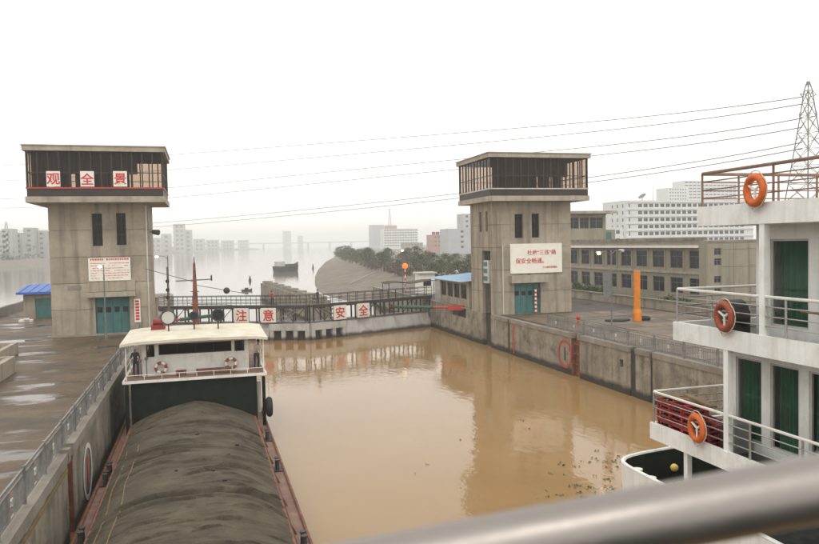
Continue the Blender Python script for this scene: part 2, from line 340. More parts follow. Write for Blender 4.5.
ORD = ['first', 'second', 'third', 'fourth', 'fifth', 'sixth', 'seventh', 'eighth', 'ninth', 'tenth', 'eleventh', 'twelfth', 'thirteenth', 'fourteenth', 'fifteenth',
       'sixteenth', 'seventeenth', 'eighteenth', 'nineteenth', 'twentieth', 'twenty-first', 'twenty-second', 'twenty-third', 'twenty-fourth', 'twenty-fifth', 'twenty-sixth',
       'twenty-seventh', 'twenty-eighth', 'twenty-ninth', 'thirtieth', 'thirty-first', 'thirty-second', 'thirty-third', 'thirty-fourth', 'thirty-fifth', 'thirty-sixth']
# ================================================================ the setting
AP_X = 11.68
XL, XR = -5.1, 28.45                                    # faces of the two lock walls
o = B().add([(-1500, -60, WZ), (1500, -60, WZ), (1500, 3600, WZ), (-1500, 3600, WZ)], [(0, 1, 2, 3)]).build('river_water', 'river_grey'); o['kind'] = 'structure'
o = B().add([(XL-.3, -50, WZ+.006), (XR+.3, -50, WZ+.006), (XR+.3, 91.6, WZ+.006), (AP_X, 84.6, WZ+.006), (XL-.3, 91.6, WZ+.006)], [(0, 1, 2, 3, 4)]).build('lock_water', 'muddy_water'); o['kind'] = 'structure'
o = B().add([(-1500, -60, WZ-2.5), (1500, -60, WZ-2.5), (1500, 3600, WZ-2.5), (-1500, 3600, WZ-2.5)], [(0, 1, 2, 3)]).build('river_bed', 'earth'); o['kind'] = 'structure'
# quays: cores behind the wall panels, top sheet at z = 0
ql = B().box(-23, XL-.45, -12, 128, WZ-2.4, -.004); g = ql.build('quay_left', 'dark_recess'); g['kind'] = 'structure'
g = B().box(-23, XL-.36, -12, 128, -.004, 0).build('quay_pavement_left', 'quay_wet'); g['kind'] = 'structure'
qr = B().box(XR+.45, 130, -12, 124, WZ-2.4, -.004); g = qr.build('quay_right', 'dark_recess'); g['kind'] = 'structure'
g = B().box(XR+.36, 130, -12, 124, -.004, 0).build('quay_pavement_right', 'quay_paving'); g['kind'] = 'structure'
# concrete slabs of the right quay, laid with open joints
ps = struct('slab_paving_right'); sl = None; k = 0
for i in range(7):
    for j in range(19):
        if random.random() < .06: continue
        x, y = 30.6+i*2.3, 30+j*2.3
        if y > 67.0 and x > 27: continue
        if sl is None: sl = B().box(-1.1, 1.1, -1.1, 1.1, .004, .035).build('paving_slab', 'slab', ps, bevel=.012); sl.location = (x, y, 0)
        else:
            c = piece(sl, ps, (x, y, random.uniform(-.012, .006)), 0); c.rotation_euler = (random.uniform(-.004, .004), random.uniform(-.004, .004), random.uniform(-.006, .006))
# lock walls
def lock_wall(name, X, sgn, joints, slots, y0, y1, holes=()):
    """sgn: direction from the face into the quay. joints: panel ends; slots: (y0,y1,kind) vertical recesses"""
    p = struct(name); edges = sorted({y0, y1, *joints, *[s[0] for s in slots], *[s[1] for s in slots]})
    for a, b in zip(edges, edges[1:]):
        if any(s[0] <= (a+b)/2 <= s[1] for s in slots): continue
        q = B(); dx = random.uniform(-.012, .012); hs = [h for h in holes if a < (h[0]+h[1])/2 < b]
        face(q, 'x', X+dx, sgn*.44, a+.012, b-.012, WZ-2, -.36, hs); q.build('wall_panel', 'wall_concrete', p)
        n = max(1, round((b-a)/3.2)); c0 = a
        for i in range(n):                              # coping stones
            c1 = a+(b-a)*(i+1)/n
            B().box(min(X-sgn*.06, X+sgn*.38), max(X-sgn*.06, X+sgn*.38), c0+.008, c1-.008, -.35, .05+random.uniform(-.008, .008)).build('coping_stone', 'coping_concrete', p, bevel=.015); c0 = c1
    for a, b, kd in slots:
        if kd == 'rust':
            q = B()
            for e in (a+.06, b-.06): q.box(min(X+sgn*.02, X+sgn*.42), max(X+sgn*.02, X+sgn*.42), e-.06, e+.06, WZ-2, -.1)
            q.box(min(X+sgn*.34, X+sgn*.43), max(X+sgn*.34, X+sgn*.43), a+.12, b-.12, WZ-2, -.12)
            q.build('mooring_guide', 'rust', p)
            q = B().box(min(X-sgn*.1, X+sgn*.4), max(X-sgn*.1, X+sgn*.4), a-.15, a+.25, -.34, .16).box(min(X-sgn*.1, X+sgn*.4), max(X-sgn*.1, X+sgn*.4), b-.25, b+.15, -.34, .12).build('slot_cap', 'coping_concrete', p)
            q = B()
            for zz in (-.8, -1.6, -2.4): q.cyl((X+sgn*.18, a+.1, zz), (X+sgn*.18, b-.1, zz), .035)
            q.build('mooring_rung', 'rust', p, kind='stuff')
        if kd == 'open': B().box(min(X+sgn*.1, X+sgn*.46), max(X+sgn*.1, X+sgn*.46), a-.005, b+.005, WZ-2, -.1).build('slot_lining', 'dark_recess', p)
    return p
wl = lock_wall('lock_wall_left', XL, -1, [-2, 4, 10.5, 17, 23.5, 37.7, 41.5, 47.9, 54.5, 61, 66.6], [(29.5, 30.7, 'rust')], -12, 69.0)
wr = lock_wall('lock_wall_right', XR, 1, [12, 18.5, 25, 31.3, 37.6, 40.8, 46.82, 57.5, 61, 64.5], [(51.55, 52.95, 'rust'), (43.85, 44.5, 'open'), (41.85, 42.15, 'open'), (65.2, 65.75, 'open')], -12, 69.0,
               holes=[(45.35, 45.8, -1.55, -1.0)])
B().box(XR+.32, XR+.44, 45.36, 45.79, -1.54, -1.01).build('wall_hatch', 'dark_steel', wr)
# painted marks: height rings with the numeral 1, red edge line
B().annulus((XL+.016, 34.1, -2.05), (1, 0, 0), 1.0, 1.22).build('painted_ring', 'ring_white', wl)
text('1', 1.7, wl, (XL+.018, 34.1, -2.05), (math.pi/2, 0, math.pi/2), 'red_sign', 'painted_numeral', .006, .03)
B().annulus((XR-.016, 54.0, -1.78), (-1, 0, 0), .98, 1.17).build('painted_ring', 'red_paint', wr)
text('1', 1.5, wr, (XR-.018, 54.0, -1.78), (math.pi/2, 0, -math.pi/2), 'number_dark', 'painted_numeral', .006, .03)
B().box(XR-.016, XR-.012+.01, 64.18, 64.42, -3.2, -.4).build('painted_stripe', 'red_paint', wr)
B().box(XL+.004, XL+.07, -10, 29.2, -.62, -.5).build('timber_rubbing_strip', 'brown_line', wl)
# bay walls either side of the gate (towers stand on them)
def bay(name, X, sgn, x_in):
    p = struct(name); q = B(); a = 69.05
    ops = [(70.0, 72.3, WZ-2.2, 5), (77.4, 82.9, -1.1, .75)]
    face(q, 'x', X, sgn*.44, a, 124, WZ-2.2, -.006, ops); q.build('bay_wall', 'wall_concrete', p)
    B().box(min(X-sgn*.05, X+sgn*.4), max(X-sgn*.05, X+sgn*.4), 76.2, 124, .0, .09).build('coping', 'coping_concrete', p)
    return p
bay('gate_bay_right', XR, 1, 0); bay('gate_bay_left', XL+.3, -1, 0)
B().box(XL-.45, XL-.1, 69.02, 128, WZ-2.3, -.01).build('bay_fill', 'wall_concrete')['kind'] = 'structure'
# right bank beyond the lock: sloping revetment under a terrace
bk = [(100, 30), (124, 28.4), (150, 25.6), (170, 25.8), (200, 29.5), (250, 37), (315, 48), (455, 74), (625, 110), (1016, 187), (1600, 330), (2400, 620)]
b = B(); prof = [(-6, WZ-2.4), (0, WZ), (5.5, WZ+1.2), (6.8, WZ+1.25), (17.5, -.25), (19, .02), (60, .1), (900, .6)]
for Y, X in bk:
    w = 1 if Y > 140 else max(.12, (Y-100)/40)
    for dx, z in prof: b.v.append((X+(dx*w if dx <= 20 else dx), Y, z if dx <= 20 else z))
n = len(prof)
for i in range(len(bk)-1):
    for j in range(n-1): b.f.append((i*n+j, i*n+j+1, (i+1)*n+j+1, (i+1)*n+j)); b.m.append(0 if j < 5 else 1)
o = b.build('right_bank', ['revetment', 'earth']); o['kind'] = 'structure'
def bankX(Y):
    for (ya, xa), (yb, xb) in zip(bk, bk[1:]):
        if ya <= Y <= yb: return xa+(xb-xa)*(Y-ya)/(yb-ya)
def bankZ(dx):
    for (da, za), (db, zb) in zip(prof, prof[1:]):
        if da <= dx <= db: return za+(zb-za)*(dx-da)/(db-da)
for ya, yb, da, db, wd_ in ((172, 198, 7.2, 16.5, .8),):       # boat ramp and berm kerb, flush with the slope
    b = B(); n = 14
    for i in range(n+1):
        Y = ya+(yb-ya)*i/n; dx = da+(db-da)*i/n
        for k, hh in ((0, -.3), (0, .12), (wd_, .12), (wd_, -.3)): b.v.append((bankX(Y)+dx+k, Y, bankZ(min(18, dx+k))+hh))
    b.f = [(4*i+j, 4*i+j+1, 4*i+5+j, 4*i+4+j) for i in range(n) for j in range(3)]+[(0, 1, 2, 3), (4*n, 4*n+1, 4*n+2, 4*n+3)]; b.m = [0]*len(b.f)
    b.build('bank_ramp', 'coping_concrete')['kind'] = 'structure'
# left bank across the river
sh = [atZ(x, y, WZ) for x, y in ((-160, 283), (-60, 273), (0, 268), (45, 265.5), (100, 259.5), (165, 254.5), (215, 251.5), (262, 249.3))]
b = B()
for p in sh:
    d = Vector((-1, .12, 0))
    for dx, z in ((-5, WZ-2.4), (0, WZ), (14, .5), (22, .8), (120, 3.5), (900, 9)): b.v.append((p.x+d.x*dx*min(1.5, 1+p.y/900), p.y+d.y*dx, z))
for i in range(len(sh)-1):
    for j in range(5): b.f.append((i*6+j, i*6+j+1, (i+1)*6+j+1, (i+1)*6+j)); b.m.append(0 if j < 2 else 1)
b.build('left_bank', ['revetment', 'earth'])['kind'] = 'structure'
# concrete guide wall running out into the river from the gate
gw = thing('guide_wall', 'stepped concrete guide wall running into the river beyond the gate', 'wall', (12.5, 120, WZ))
a, e = Vector((12.1, 151, 0)), Vector((15.5, 97, 0)); d = (e-a); nrm = Vector((-d.y, d.x, 0)).normalized(); N = 16
for i in range(N):
    p0, p1 = a+d*(i/N), a+d*((i+1)/N-.002); w = .9
    B().prism([(p0+nrm*w)[:2], (p0-nrm*w)[:2], (p1-nrm*w)[:2], (p1+nrm*w)[:2]], WZ-2, -.02+.02*(i % 2)).build('wall_block', 'wall_concrete', gw)
    m = p0.lerp(p1, .5); B().obox((m.x, m.y, .3), (1.3, 1.5, .35+.25*(i % 2)), math.atan2(d.y, d.x)-math.pi/2).build('parapet_block', 'coping_concrete', gw)
# ================================================================ towers
def pane(parent, mat, axis, pos, u0, u1, v0, v1, fr=.05, frmat='dark_steel', mull=1, trans=0, name='window'):
    """a framed window set into an opening: frame mesh with its glass as a sub-part"""
    f = B(); t = .06
    def bx(b_, c, d, e, g, p0=pos-t/2, p1=pos+t/2): (b_.box(c, d, p0, p1, e, g) if axis == 'y' else b_.box(p0, p1, c, d, e, g))
    bx(f, u0, u1, v0, v0+fr); bx(f, u0, u1, v1-fr, v1); bx(f, u0, u0+fr, v0+fr, v1-fr); bx(f, u1-fr, u1, v0+fr, v1-fr)
    for i in range(mull):
        c = u0+(u1-u0)*(i+1)/(mull+1); bx(f, c-fr*.4, c+fr*.4, v0+fr, v1-fr)
    for i in range(trans):
        c = v0+(v1-v0)*(i+1)/(trans+1); bx(f, u0+fr, u1-fr, c-fr*.35, c+fr*.35, pos-t*.45, pos+t*.45)
    w = f.build(name, frmat, parent); g = B(); bx(g, u0+.01, u1-.01, v0+.01, v1-.01, pos-.006, pos+.006); g.build('pane', mat, w); return w
def tower(label, x0, x1, yf, yb, cx0, cx1, cyf, cyb, wins, sidewins, door, line_mat, sidex, slot):
    T = thing('control_tower', label, 'tower', ((x0+x1)/2, (yf+yb)/2, 0), group='lock control towers')
    Zc = 11.6; lv = [0, 2.3, 4.6, 6.9, 9.25, Zc]; th = .35
    fo = list(wins)+[door]; so = list(sidewins)+([slot] if slot else [])
    for a, e in zip(lv, lv[1:]):
        q = B()
        for z0, z1, r in ((a, a+.05, .06), (a+.05, e, 0)):
            if a == 0 and r: r = 0
            face(q, 'y', yf+r, th-r, x0+r, x1-r, z0, z1, fo)
            face(q, 'y', yb-r, -(th-r), x0+r, x1-r, z0, z1)
            for X, sg in ((x0, 1), (x1, -1)):
                face(q, 'x', X+sg*r, sg*(th-r), yf+th, yb-th, z0, z1, so if X == sidex else ())
        q.build('concrete_band', 'tower_concrete', T)
    for w in wins: pane(T, 'cabin_glass', 'y', yf+.22, *w, trans=2)
    for w in sidewins: pane(T, 'cabin_glass', 'x', sidex+(.22 if sidex == x0 else -.22), *w, mull=0, trans=2)
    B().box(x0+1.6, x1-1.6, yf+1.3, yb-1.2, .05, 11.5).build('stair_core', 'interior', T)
    # door with its leaves and lights
    u0, u1, v0, v1 = door; D = B(); n = 4 if u1-u0 > 2.4 else 2
    dr = B().box(u0, u1, yf+.24, yf+.3, v0, v1).build('door', 'teal_door', T)
    for i in range(n):
        c0, c1 = u0+(u1-u0)*i/n, u0+(u1-u0)*(i+1)/n
        B().box(c0+.03, c1-.03, yf+.2, yf+.24, v0+.05, v1-.04).build('door_leaf', 'teal_door', dr)
        B().box(c0+.14, c1-.14, yf+.185, yf+.2, v0+(v1-v0)*.58, v0+(v1-v0)*.72).build('door_light', 'window_dark', dr)
    # cabin
    q = B(); q.box(cx0, cx1, cyf, cyb, Zc, Zc+.5); q.build('floor_beam', 'tower_trim', T)
    q = B(); i = .12; z0, z1 = Zc+.5, Zc+1.16
    for s in (face(q, 'y', cyf+i, .12, cx0+i, cx1-i, z0, z1), face(q, 'y', cyb-i, -.12, cx0+i, cx1-i, z0, z1), face(q, 'x', cx0+i, .12, cyf+i+.12, cyb-i-.12, z0, z1), face(q, 'x', cx1-i, -.12, cyf+i+.12, cyb-i-.12, z0, z1)): pass
    q.build('spandrel', 'cabin_dark', T)
    q = B(); z0, z1 = Zc+1.16, Zc+1.28
    face(q, 'y', cyf+.05, .2, cx0+.05, cx1-.05, z0, z1); face(q, 'y', cyb-.05, -.2, cx0+.05, cx1-.05, z0, z1); face(q, 'x', cx0+.05, .2, cyf+.25, cyb-.25, z0, z1); face(q, 'x', cx1-.05, -.2, cyf+.25, cyb-.25, z0, z1)
    q.build('sill_rail', line_mat, T)
    zt = Zc+4.33; z0 = Zc+1.28
    def glaz(axis, pos, u0, u1, n, sg):
        st = (u1-u0)/n
        for k in range(n+1):
            c = u0+st*k; m = B(); w = .05
            (m.box(c-w, c+w, min(pos, pos+sg*.1), max(pos, pos+sg*.1), z0, zt) if axis == 'y' else m.box(min(pos, pos+sg*.1), max(pos, pos+sg*.1), c-w, c+w, z0, zt)); m.build('mullion', 'cabin_dark', T)
            if k < n:
                m = B(); a0, a1, pp = c+.05, c+st-.05, pos+sg*.05
                (m.box(a0, a1, pp-.008, pp+.008, z0, zt) if axis == 'y' else m.box(pp-.008, pp+.008, a0, a1, z0, zt)); m.build('pane', 'cabin_glass', T)
                m = B(); zz = z0+1.25
                (m.box(a0, a1, pp-.04, pp+.04, zz-.03, zz+.03) if axis == 'y' else m.box(pp-.04, pp+.04, a0, a1, zz-.03, zz+.03)); m.build('transom', 'cabin_dark', T)
    ins = .14
    glaz('y', cyf+ins, cx0+ins, cx1-ins, 13, 1); glaz('y', cyb-ins, cx0+ins, cx1-ins, 13, -1)
    glaz('x', cx0+ins, cyf+ins+.16, cyb-ins-.16, 10, 1); glaz('x', cx1-ins, cyf+ins+.16, cyb-ins-.16, 10, -1)
    # blinds drawn behind the glass towards the lock, pleated
    def blind(u0, u1, Y, zl):
        q = B(); n = int((u1-u0)/.16)
        for k in range(n):
            a = u0+(u1-u0)*k/n; c = u0+(u1-u0)*(k+1)/n; dy = .03 if k % 2 else -.03
            q.add([(a, Y-dy, zl), (c, Y+dy, zl), (c, Y+dy, zt), (a, Y-dy, zt)], [(0, 1, 2, 3)])
        q.build('blind', 'blind', T)
    W_ = cx1-cx0
    blind(cx0+.5, cx1-.2*W_, cyf+.5, z0+1.15)
    for k in range(5): blind(cx0+.5+k*(W_*.75)/5, cx0+.5+(k+.62+.2*(k % 2))*(W_*.75)/5, cyf+.55, z0+.02)
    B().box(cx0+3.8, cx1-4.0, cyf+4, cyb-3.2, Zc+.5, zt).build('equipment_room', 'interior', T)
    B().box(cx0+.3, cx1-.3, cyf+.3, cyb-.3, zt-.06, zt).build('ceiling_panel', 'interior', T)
    q = B().box(cx0-.12, cx1+.12, cyf-.12, cyb+.12, zt, zt+.42).build('roof_slab', 'tower_trim', T)
    B().box(cx0-.2, cx1+.2, cyf-.2, cyb+.2, zt+.42, zt+.5).build('roof_edge', 'tower_trim', q)
    return T, Zc
TYF, TYB = 69.3, 75.6
def rectY(x0, y0, x1, y1, Y): a, c = atY(x0, y0, Y), atY(x1, y1, Y); return (min(a.x, c.x), max(a.x, c.x), min(a.z, c.z), max(a.z, c.z))
# left tower
wn = [rectY(91.6, 213.5, 103, 246, TYF), rectY(115.8, 213, 126.6, 245, TYF)]; dr = rectY(95, 297, 130.5, 335, TYF); dr = (dr[0], dr[1], .02, dr[3])
TL, Zc = tower('concrete control tower with red framed signs in its dark cabin windows', -12.74, -4.6, TYF, TYB, -14.08, -3.02, 67.45, 76.7, wn, [], dr, 'red_paint', -4.6, None)
for ch, xa in (('观', 53), ('全', 87), ('景', 120)):
    r = rectY(xa-7.2, 171, xa+7.2, 186.5, 67.4); sb = B().box(r[0], r[1], 67.5, 67.57, r[2], r[3]).build('sign_board', 'sign_white', TL)
    text(ch, 1.05, sb, ((r[0]+r[1])/2, 67.485, (r[2]+r[3])/2), RF, 'red_sign', 'sign_character', .012, .014)
# notice board above the door, canopy, side banner, pipe, floodlight
r = rectY(88, 258.3, 131, 280, TYF-.15); nb = B().box(r[0], r[1], TYF-.18, TYF-.06, r[2], r[3]).build('notice_board', 'sign_white', TL)
q = B(); h = r[3]-r[2]
for row in range(8):
    zz = r[3]-.13-row*h*.108-(.12 if row else 0); hh = .15 if row == 0 else .045; x = r[0]+.18
    while x < r[1]-.25:
        w = random.uniform(.1, .16) if row == 0 else random.uniform(.05, .34)
        if random.random() < .88: q.box(x, min(x+w, r[1]-.12), TYF-.19, TYF-.18, zz-hh/2, zz+hh/2)
        x += w+.06
q.build('small_print', 'red_sign', nb, kind='stuff')
r = rectY(87.5, 279.5, 135.6, 296.5, TYF)
B().box(r[0], r[1], TYF-.12, TYF, r[2]+.55, r[3]-.05).build('canopy_upstand', 'tower_concrete', TL)
B().box(r[0]-.08, r[1]+.05, TYF-.9, TYF-.121, r[2]+.1, r[2]+.5).build('canopy', 'tower_trim', TL)
r = rectY(134, 299, 141, 322, TYF); bn = B().box(r[0], r[1], TYF-.1, TYF-.04, r[2], r[3]).build('banner_board', 'sign_white', TL)
q = B()
for k in range(7): q.box(r[0]+.1, r[1]-.1, TYF-.11, TYF-.1, r[3]-.12-k*.265-.19, r[3]-.12-k*.265)
q.build('banner_print', 'red_sign', bn)
B().cyl((-4.75, TYF-.09, .1), (-4.75, TYF-.09, 11.4), .07).build('drain_pipe', 'dirty_white', TL, True)
fl = B().box(-4.55, -4.1, TYF+.6, TYF+.7, 9.0, 9.08).cyl((-4.25, TYF+.6, 9.05), (-3.75, TYF+.3, 8.98), .2, .26, 10).build('floodlight', 'dark_steel', TL)
B().box(-11.4, -10.3, TYF-.03, TYF, 4.05, 4.4).build('vent_grille', 'coping_concrete', TL)
B().box(-13.1, -4.4, 68.7, TYF, 0.002, .14).build('door_step', 'coping_concrete', TL)
# right tower
wn = [rectY(514.6, 214, 523, 238, TYF), rectY(531.6, 213.5, 539.4, 237.5, TYF)]; dr = rectY(514.2, 282.6, 540.8, 313, TYF); dr = (dr[0], dr[1], .02, dr[3])
sa = atX(483, 220, 28.5).y; sidew = [(70.6, 71.2, 8.6, 10.7), (72.3, 72.9, 8.6, 10.7)]
TR, _ = tower('concrete control tower with large white slogan sign above its teal door', 28.5, 37.35, TYF, TYB, 27.57, 38.63, 67.6, 76.9, wn, sidew, dr, 'dirty_white', 28.5, (70.0, 72.3, 0, 6.6))
r = rectY(510, 244, 562, 272, TYF-.1); sg = B().box(r[0], r[1], TYF-.14, TYF-.05, r[2], r[3]).build('slogan_sign', 'sign_white', TR)
W2, H2 = r[1]-r[0], r[3]-r[2]; Ys = TYF-.152
for t, u, v, sz in (('杜绝“三违”确', .60, .70, .56), ('保安全畅通。', .37, .42, .60), ('三江航运管理处', .76, .19, .24)):
    text(t, sz, sg, (r[0]+W2*u, Ys, r[2]+H2*v), RF, 'red_sign', 'sign_lettering', .008, sz*.006)
r = rectY(509, 275.8, 545.5, 282.2, TYF); B().box(r[0], r[1], TYF-.7, TYF, r[2]+.05, r[3]).build('canopy', 'tower_trim', TR)
B().cyl((29.55, TYF-.1, .1), (29.55, TYF-.1, 7.2), .075).build('drain_pipe', 'dirty_white', TR, True)
q = B(); 
for zz in (2.35, 1.75): q.cyl((33.3, TYF-.28, zz), (33.3, TYF, zz), .24, .24, 12)
q.build('signal_lamp', 'dark_steel', TR)
q = B()
for i in range(12): q.cyl((32.95, TYF-.55, .02+i*.21), (32.95, TYF-.55, .02+(i+1)*.21), .11, .11, 8, i % 2)
tag(recenter(q.build('striped_post', ['red_paint', 'sign_white'])), 'red and white striped post beside the teal door of the slogan tower', 'post')
# open maintenance-gate slot beside the tower with a hoist box hanging in it
B().box(28.9, 31.2, 72.31, 72.7, WZ-2, 6.6).box(28.9, 31.2, 69.66, 69.99, WZ-2, 6.6).build('slot_cheek', 'wall_concrete', TR)
hb = thing('hoist_box', 'pale green hoist box in the dark slot at the right tower corner', 'hoist', (28.8, 71.1, 2.6))
B().box(28.42, 29.3, 70.5, 71.8, 3.2, 5.6).build('casing', 'dirty_white', hb, bevel=.04)
for zz in (3.5, 4.3, 5.0): B().box(28.38, 28.42, 70.65, 71.65, zz, zz+.45).build('louvre_panel', 'teal_door', hb)
B().cyl((28.85, 71.1, 5.6), (28.85, 71.1, 6.6), .06).build('hanger_rod', 'dark_steel', hb)
# ================================================================ lock gate: two mitre leaves
AP = Vector((11.68, 84.2, 0)); HL, HR = Vector((XL+.2, 91.5, 0)), Vector((XR-.05, 91.5, 0))
def leaf(label, H, sgn, signs):
    L = (AP-H).length-.08; d = (AP-H).normalized(); rz = math.atan2(d.y, d.x) if sgn > 0 else math.atan2(-d.y, -d.x)
    T = thing('lock_gate_leaf', label, 'lock gate', (H.x, H.y, WZ), rz, 'mitre gate leaves', local=True)
    s = sgn; zb = -WZ                                   # local z = world z - WZ ; local x along the leaf (s*u)
    def bx(b_, u0, u1, y0, y1, z0, z1, mi=0): b_.box(min(s*u0, s*u1), max(s*u0, s*u1), y0, y1, z0+zb, z1+zb, mi)
    # bellied skin plate below, welded in bays; facing the chamber (-Y)
    nb_ = 7; ue = L-4.6
    for i in range(nb_):
        q = B(); u0, u1 = .2+(ue-.2)*i/nb_, .2+(ue-.2)*(i+1)/nb_-.015; vs = []; n = 6
        for u in (u0, u1):
            for k in range(n+1): vs.append((s*u, -.25-.55*math.sin(math.pi*.5*(k/n)), zb-1.45-2.6*k/n))
            vs += [(s*u, .5, zb-4.05), (s*u, .5, zb-1.45)]
        m = n+3; q.add(vs, [(k, (k+1) % m, m+(k+1) % m, m+k) for k in range(m)]+[tuple(range(m)), tuple(range(m, 2*m))]); q.build('skin_plate', 'gate_white', T)
    q = B(); bx(q, .1, L, -.35, .6, -1.45, -1.25); q.build('lower_beam', 'grey_steel', T)
    # sluice bay near the mitre: heavy posts with dark openings
    for i in range(4):
        u = ue+.1+i*1.42; q = B(); bx(q, u, u+.48, -.75, .5, -4.2, -1.46); q.build('sluice_post', 'gate_white', T)
        if i < 3: q = B(); bx(q, u+.48, u+1.42, -.3, .3, -4.2, -1.46); q.build('sluice_opening', 'dark_recess', T)
    q = B(); bx(q, ue+.1, L-.05, -.8, .5, -2.25, -1.47); q.build('sluice_head', 'gate_white', T)
    # walkway
    q = B(); bx(q, 0, L, -.75, .75, .42, .62); q.build('walkway_deck', 'dark_steel', T)
    q = B(); bx(q, 0, L, -.8, -.752, .3, .7); q.build('deck_edge', 'dark_steel', T)
    for i in range(13):
        u = .25+(L-.5)*i/12; q = B(); bx(q, u-.07, u+.07, -.5, -.36, -1.25, .42); bx(q, u-.07, u+.07, .36, .5, -1.25, .42); q.build('truss_post', 'dark_steel', T)
    for i in range(12):
        if i in (3, 4, 7, 8): continue
        u0, u1 = .25+(L-.5)*i/12, .25+(L-.5)*(i+1)/12; a_, c_ = (-1.2, .4) if i % 2 else (.4, -1.2)
        B().bar((s*u0, -.43, zb+a_), (s*u1, -.43, zb+c_), .07).build('brace', 'dark_steel', T)
    for a_, c_ in ((L-4.3, L-1.0), (L-3.2, L-.6)): B().bar((s*a_, -.62, zb-1.3), (s*c_, -.62, zb+.4), .14).build('prop', 'grey_steel', T)
    for yy in (-.72, .72):
        q = B()
        for z in (.95, 1.3, 1.75): q.cyl((0, yy, zb+z), (s*L, yy, zb+z), .03 if z < 1.7 else .04, None, 6)
        q.build('handrail', 'dark_steel', T)
        for i in range(16): u = L*i/15; B().cyl((s*u, yy, zb+.62), (s*u, yy, zb+1.75), .035, None, 6).build('rail_post', 'dark_steel', T)
    for ch, u in signs:
        q = B(); bx(q, u-.9, u+.9, -.84, -.78, -1.28, .4); w = q.build('sign_board', 'sign_white', T)
        t = text(ch, 1.4, w, (s*u, -.854, zb-.44), RF, 'red_sign', 'sign_character', .012, .018)
        q = B(); bx(q, u-.94, u+.94, -.78, -.74, -1.32, .44); q.build('sign_frame', 'dark_steel', w)
    q = B(); bx(q, -.1, .35, -.5, .6, -4.2, .42); q.build('heel_post', 'grey_steel', T)
    return T, L, d
def upos(px, Hh): # where along the leaf a photo column falls
    best = min(range(0, 200), key=lambda k: abs((lambda v: 409.5+CF*(v.dot(rgt)/v.dot(fwd)))(Hh.lerp(AP, k/200)+Vector((0, -.6, -.4))-CAM)-px)); return (AP-Hh).length*best/200
GL, LL, dl = leaf('left lock gate leaf carrying two red character boards under its walkway', HL, 1, [('注', upos(244.5, HL)), ('意', upos(271.5, HL))])
GR, LR_, dr_ = leaf('right lock gate leaf with red boards, joined to the tower side wall', HR, -1, [('安', upos(337, HR)), ('全', upos(360.5, HR))])
# gate operating struts
def strut(label, p, q_, r0, grp='gate operating struts'):
    p, q_ = Vector(p), Vector(q_); T = thing('gate_strut', label, 'strut', p, group=grp); d = (q_-p)
    B().cyl(p+d*.42, q_, .2, .2, 10).build('green_tube', 'green_steel', T, True)
    B().cyl(q_-d*.02, q_+d*.015, .27, .27, 10).build('end_fork', 'dark_red', T)
    B().cyl(p+d*.2, p+d*.42, .13, .13, 8).build('red_rod', 'red_paint', T, True)
    n = Vector((-d.y, d.x, 0)).normalized()*.35
    for k in (-1, 1): B().bar(p+n*k, p+d*.2+n*k, .14, .5).build('red_girder', 'red_paint', T)
    for i in range(4): B().bar(p+d*(.2*i/4)+n*(1 if i % 2 else -1), p+d*(.2*(i+1)/4)+n*(-1 if i % 2 else 1), .1, .4).build('lacing', 'red_paint', T)
strut('red and green gate strut reaching from the right wall recess', (XR+.5, 78.8, .0), (22.6, 88.2, -.35), 0)
strut('green gate strut behind the barge mast on the left gate leaf', (XL-.2, 80.2, -.2), (1.3, 87.9, -.4), 0)
# ================================================================ quay furniture
def railing(label, X, y0, y1, sgn):
    T = thing('quay_railing', label, 'railing', (X, (y0+y1)/2, 0.05)); n = round((y1-y0)/3.0); st = (y1-y0)/n
    B().box(X-.03, X+.03, y0, y1, 1.09, 1.15).build('top_rail', 'rail_grey', T); B().box(X-.02, X+.02, y0, y1, .16, .2).build('bottom_rail', 'rail_grey', T)
    B().box(X-.02, X+.02, y0, y1, .93, .97).build('middle_rail', 'rail_grey', T)
    pm = bmk = em = None
    for i in range(n+1):
        y = y0+st*i
        if pm is None: pm = B().box(X-.05, X+.05, y-.05, y+.05, .03, 1.2).build('post', 'rail_grey', T); py = y
        else: piece(pm, T, (0, y-py, 0))
        if i < n:
            if bmk is None:
                q = B(); k = int(st/.15)
                for j in range(1, k):
                    yy = y+st*j/k
                    if abs(j-k/2) > .9: q.box(X-.016, X+.016, yy-.016, yy+.016, .2, .93)
                bmk = q.build('baluster_panel', 'rail_grey', T, kind='stuff'); by = y
                c = y+st/2; q = B(); q.bar((X, c-.13, .5), (X, c+.13, .68), .025, .05); q.bar((X, c-.13, .68), (X, c+.13, .5), .025, .05); q.torus((X, c, .59), (1, 0, 0), .1, .02, 10, 5)
                em = q.build('ornament', 'dirty_white', T)
            else: piece(bmk, T, (0, y-by, 0), 0)['kind'] = 'stuff'; piece(em, T, (0, y-by+(0), 0))
    return T
railing('grey steel railing along the left lock wall beside the barge', XL-.22, 6, 68.4, -1)
railing('grey steel railing with white ornaments along the right lock wall', XR+.22, 14, 57.5, 1)
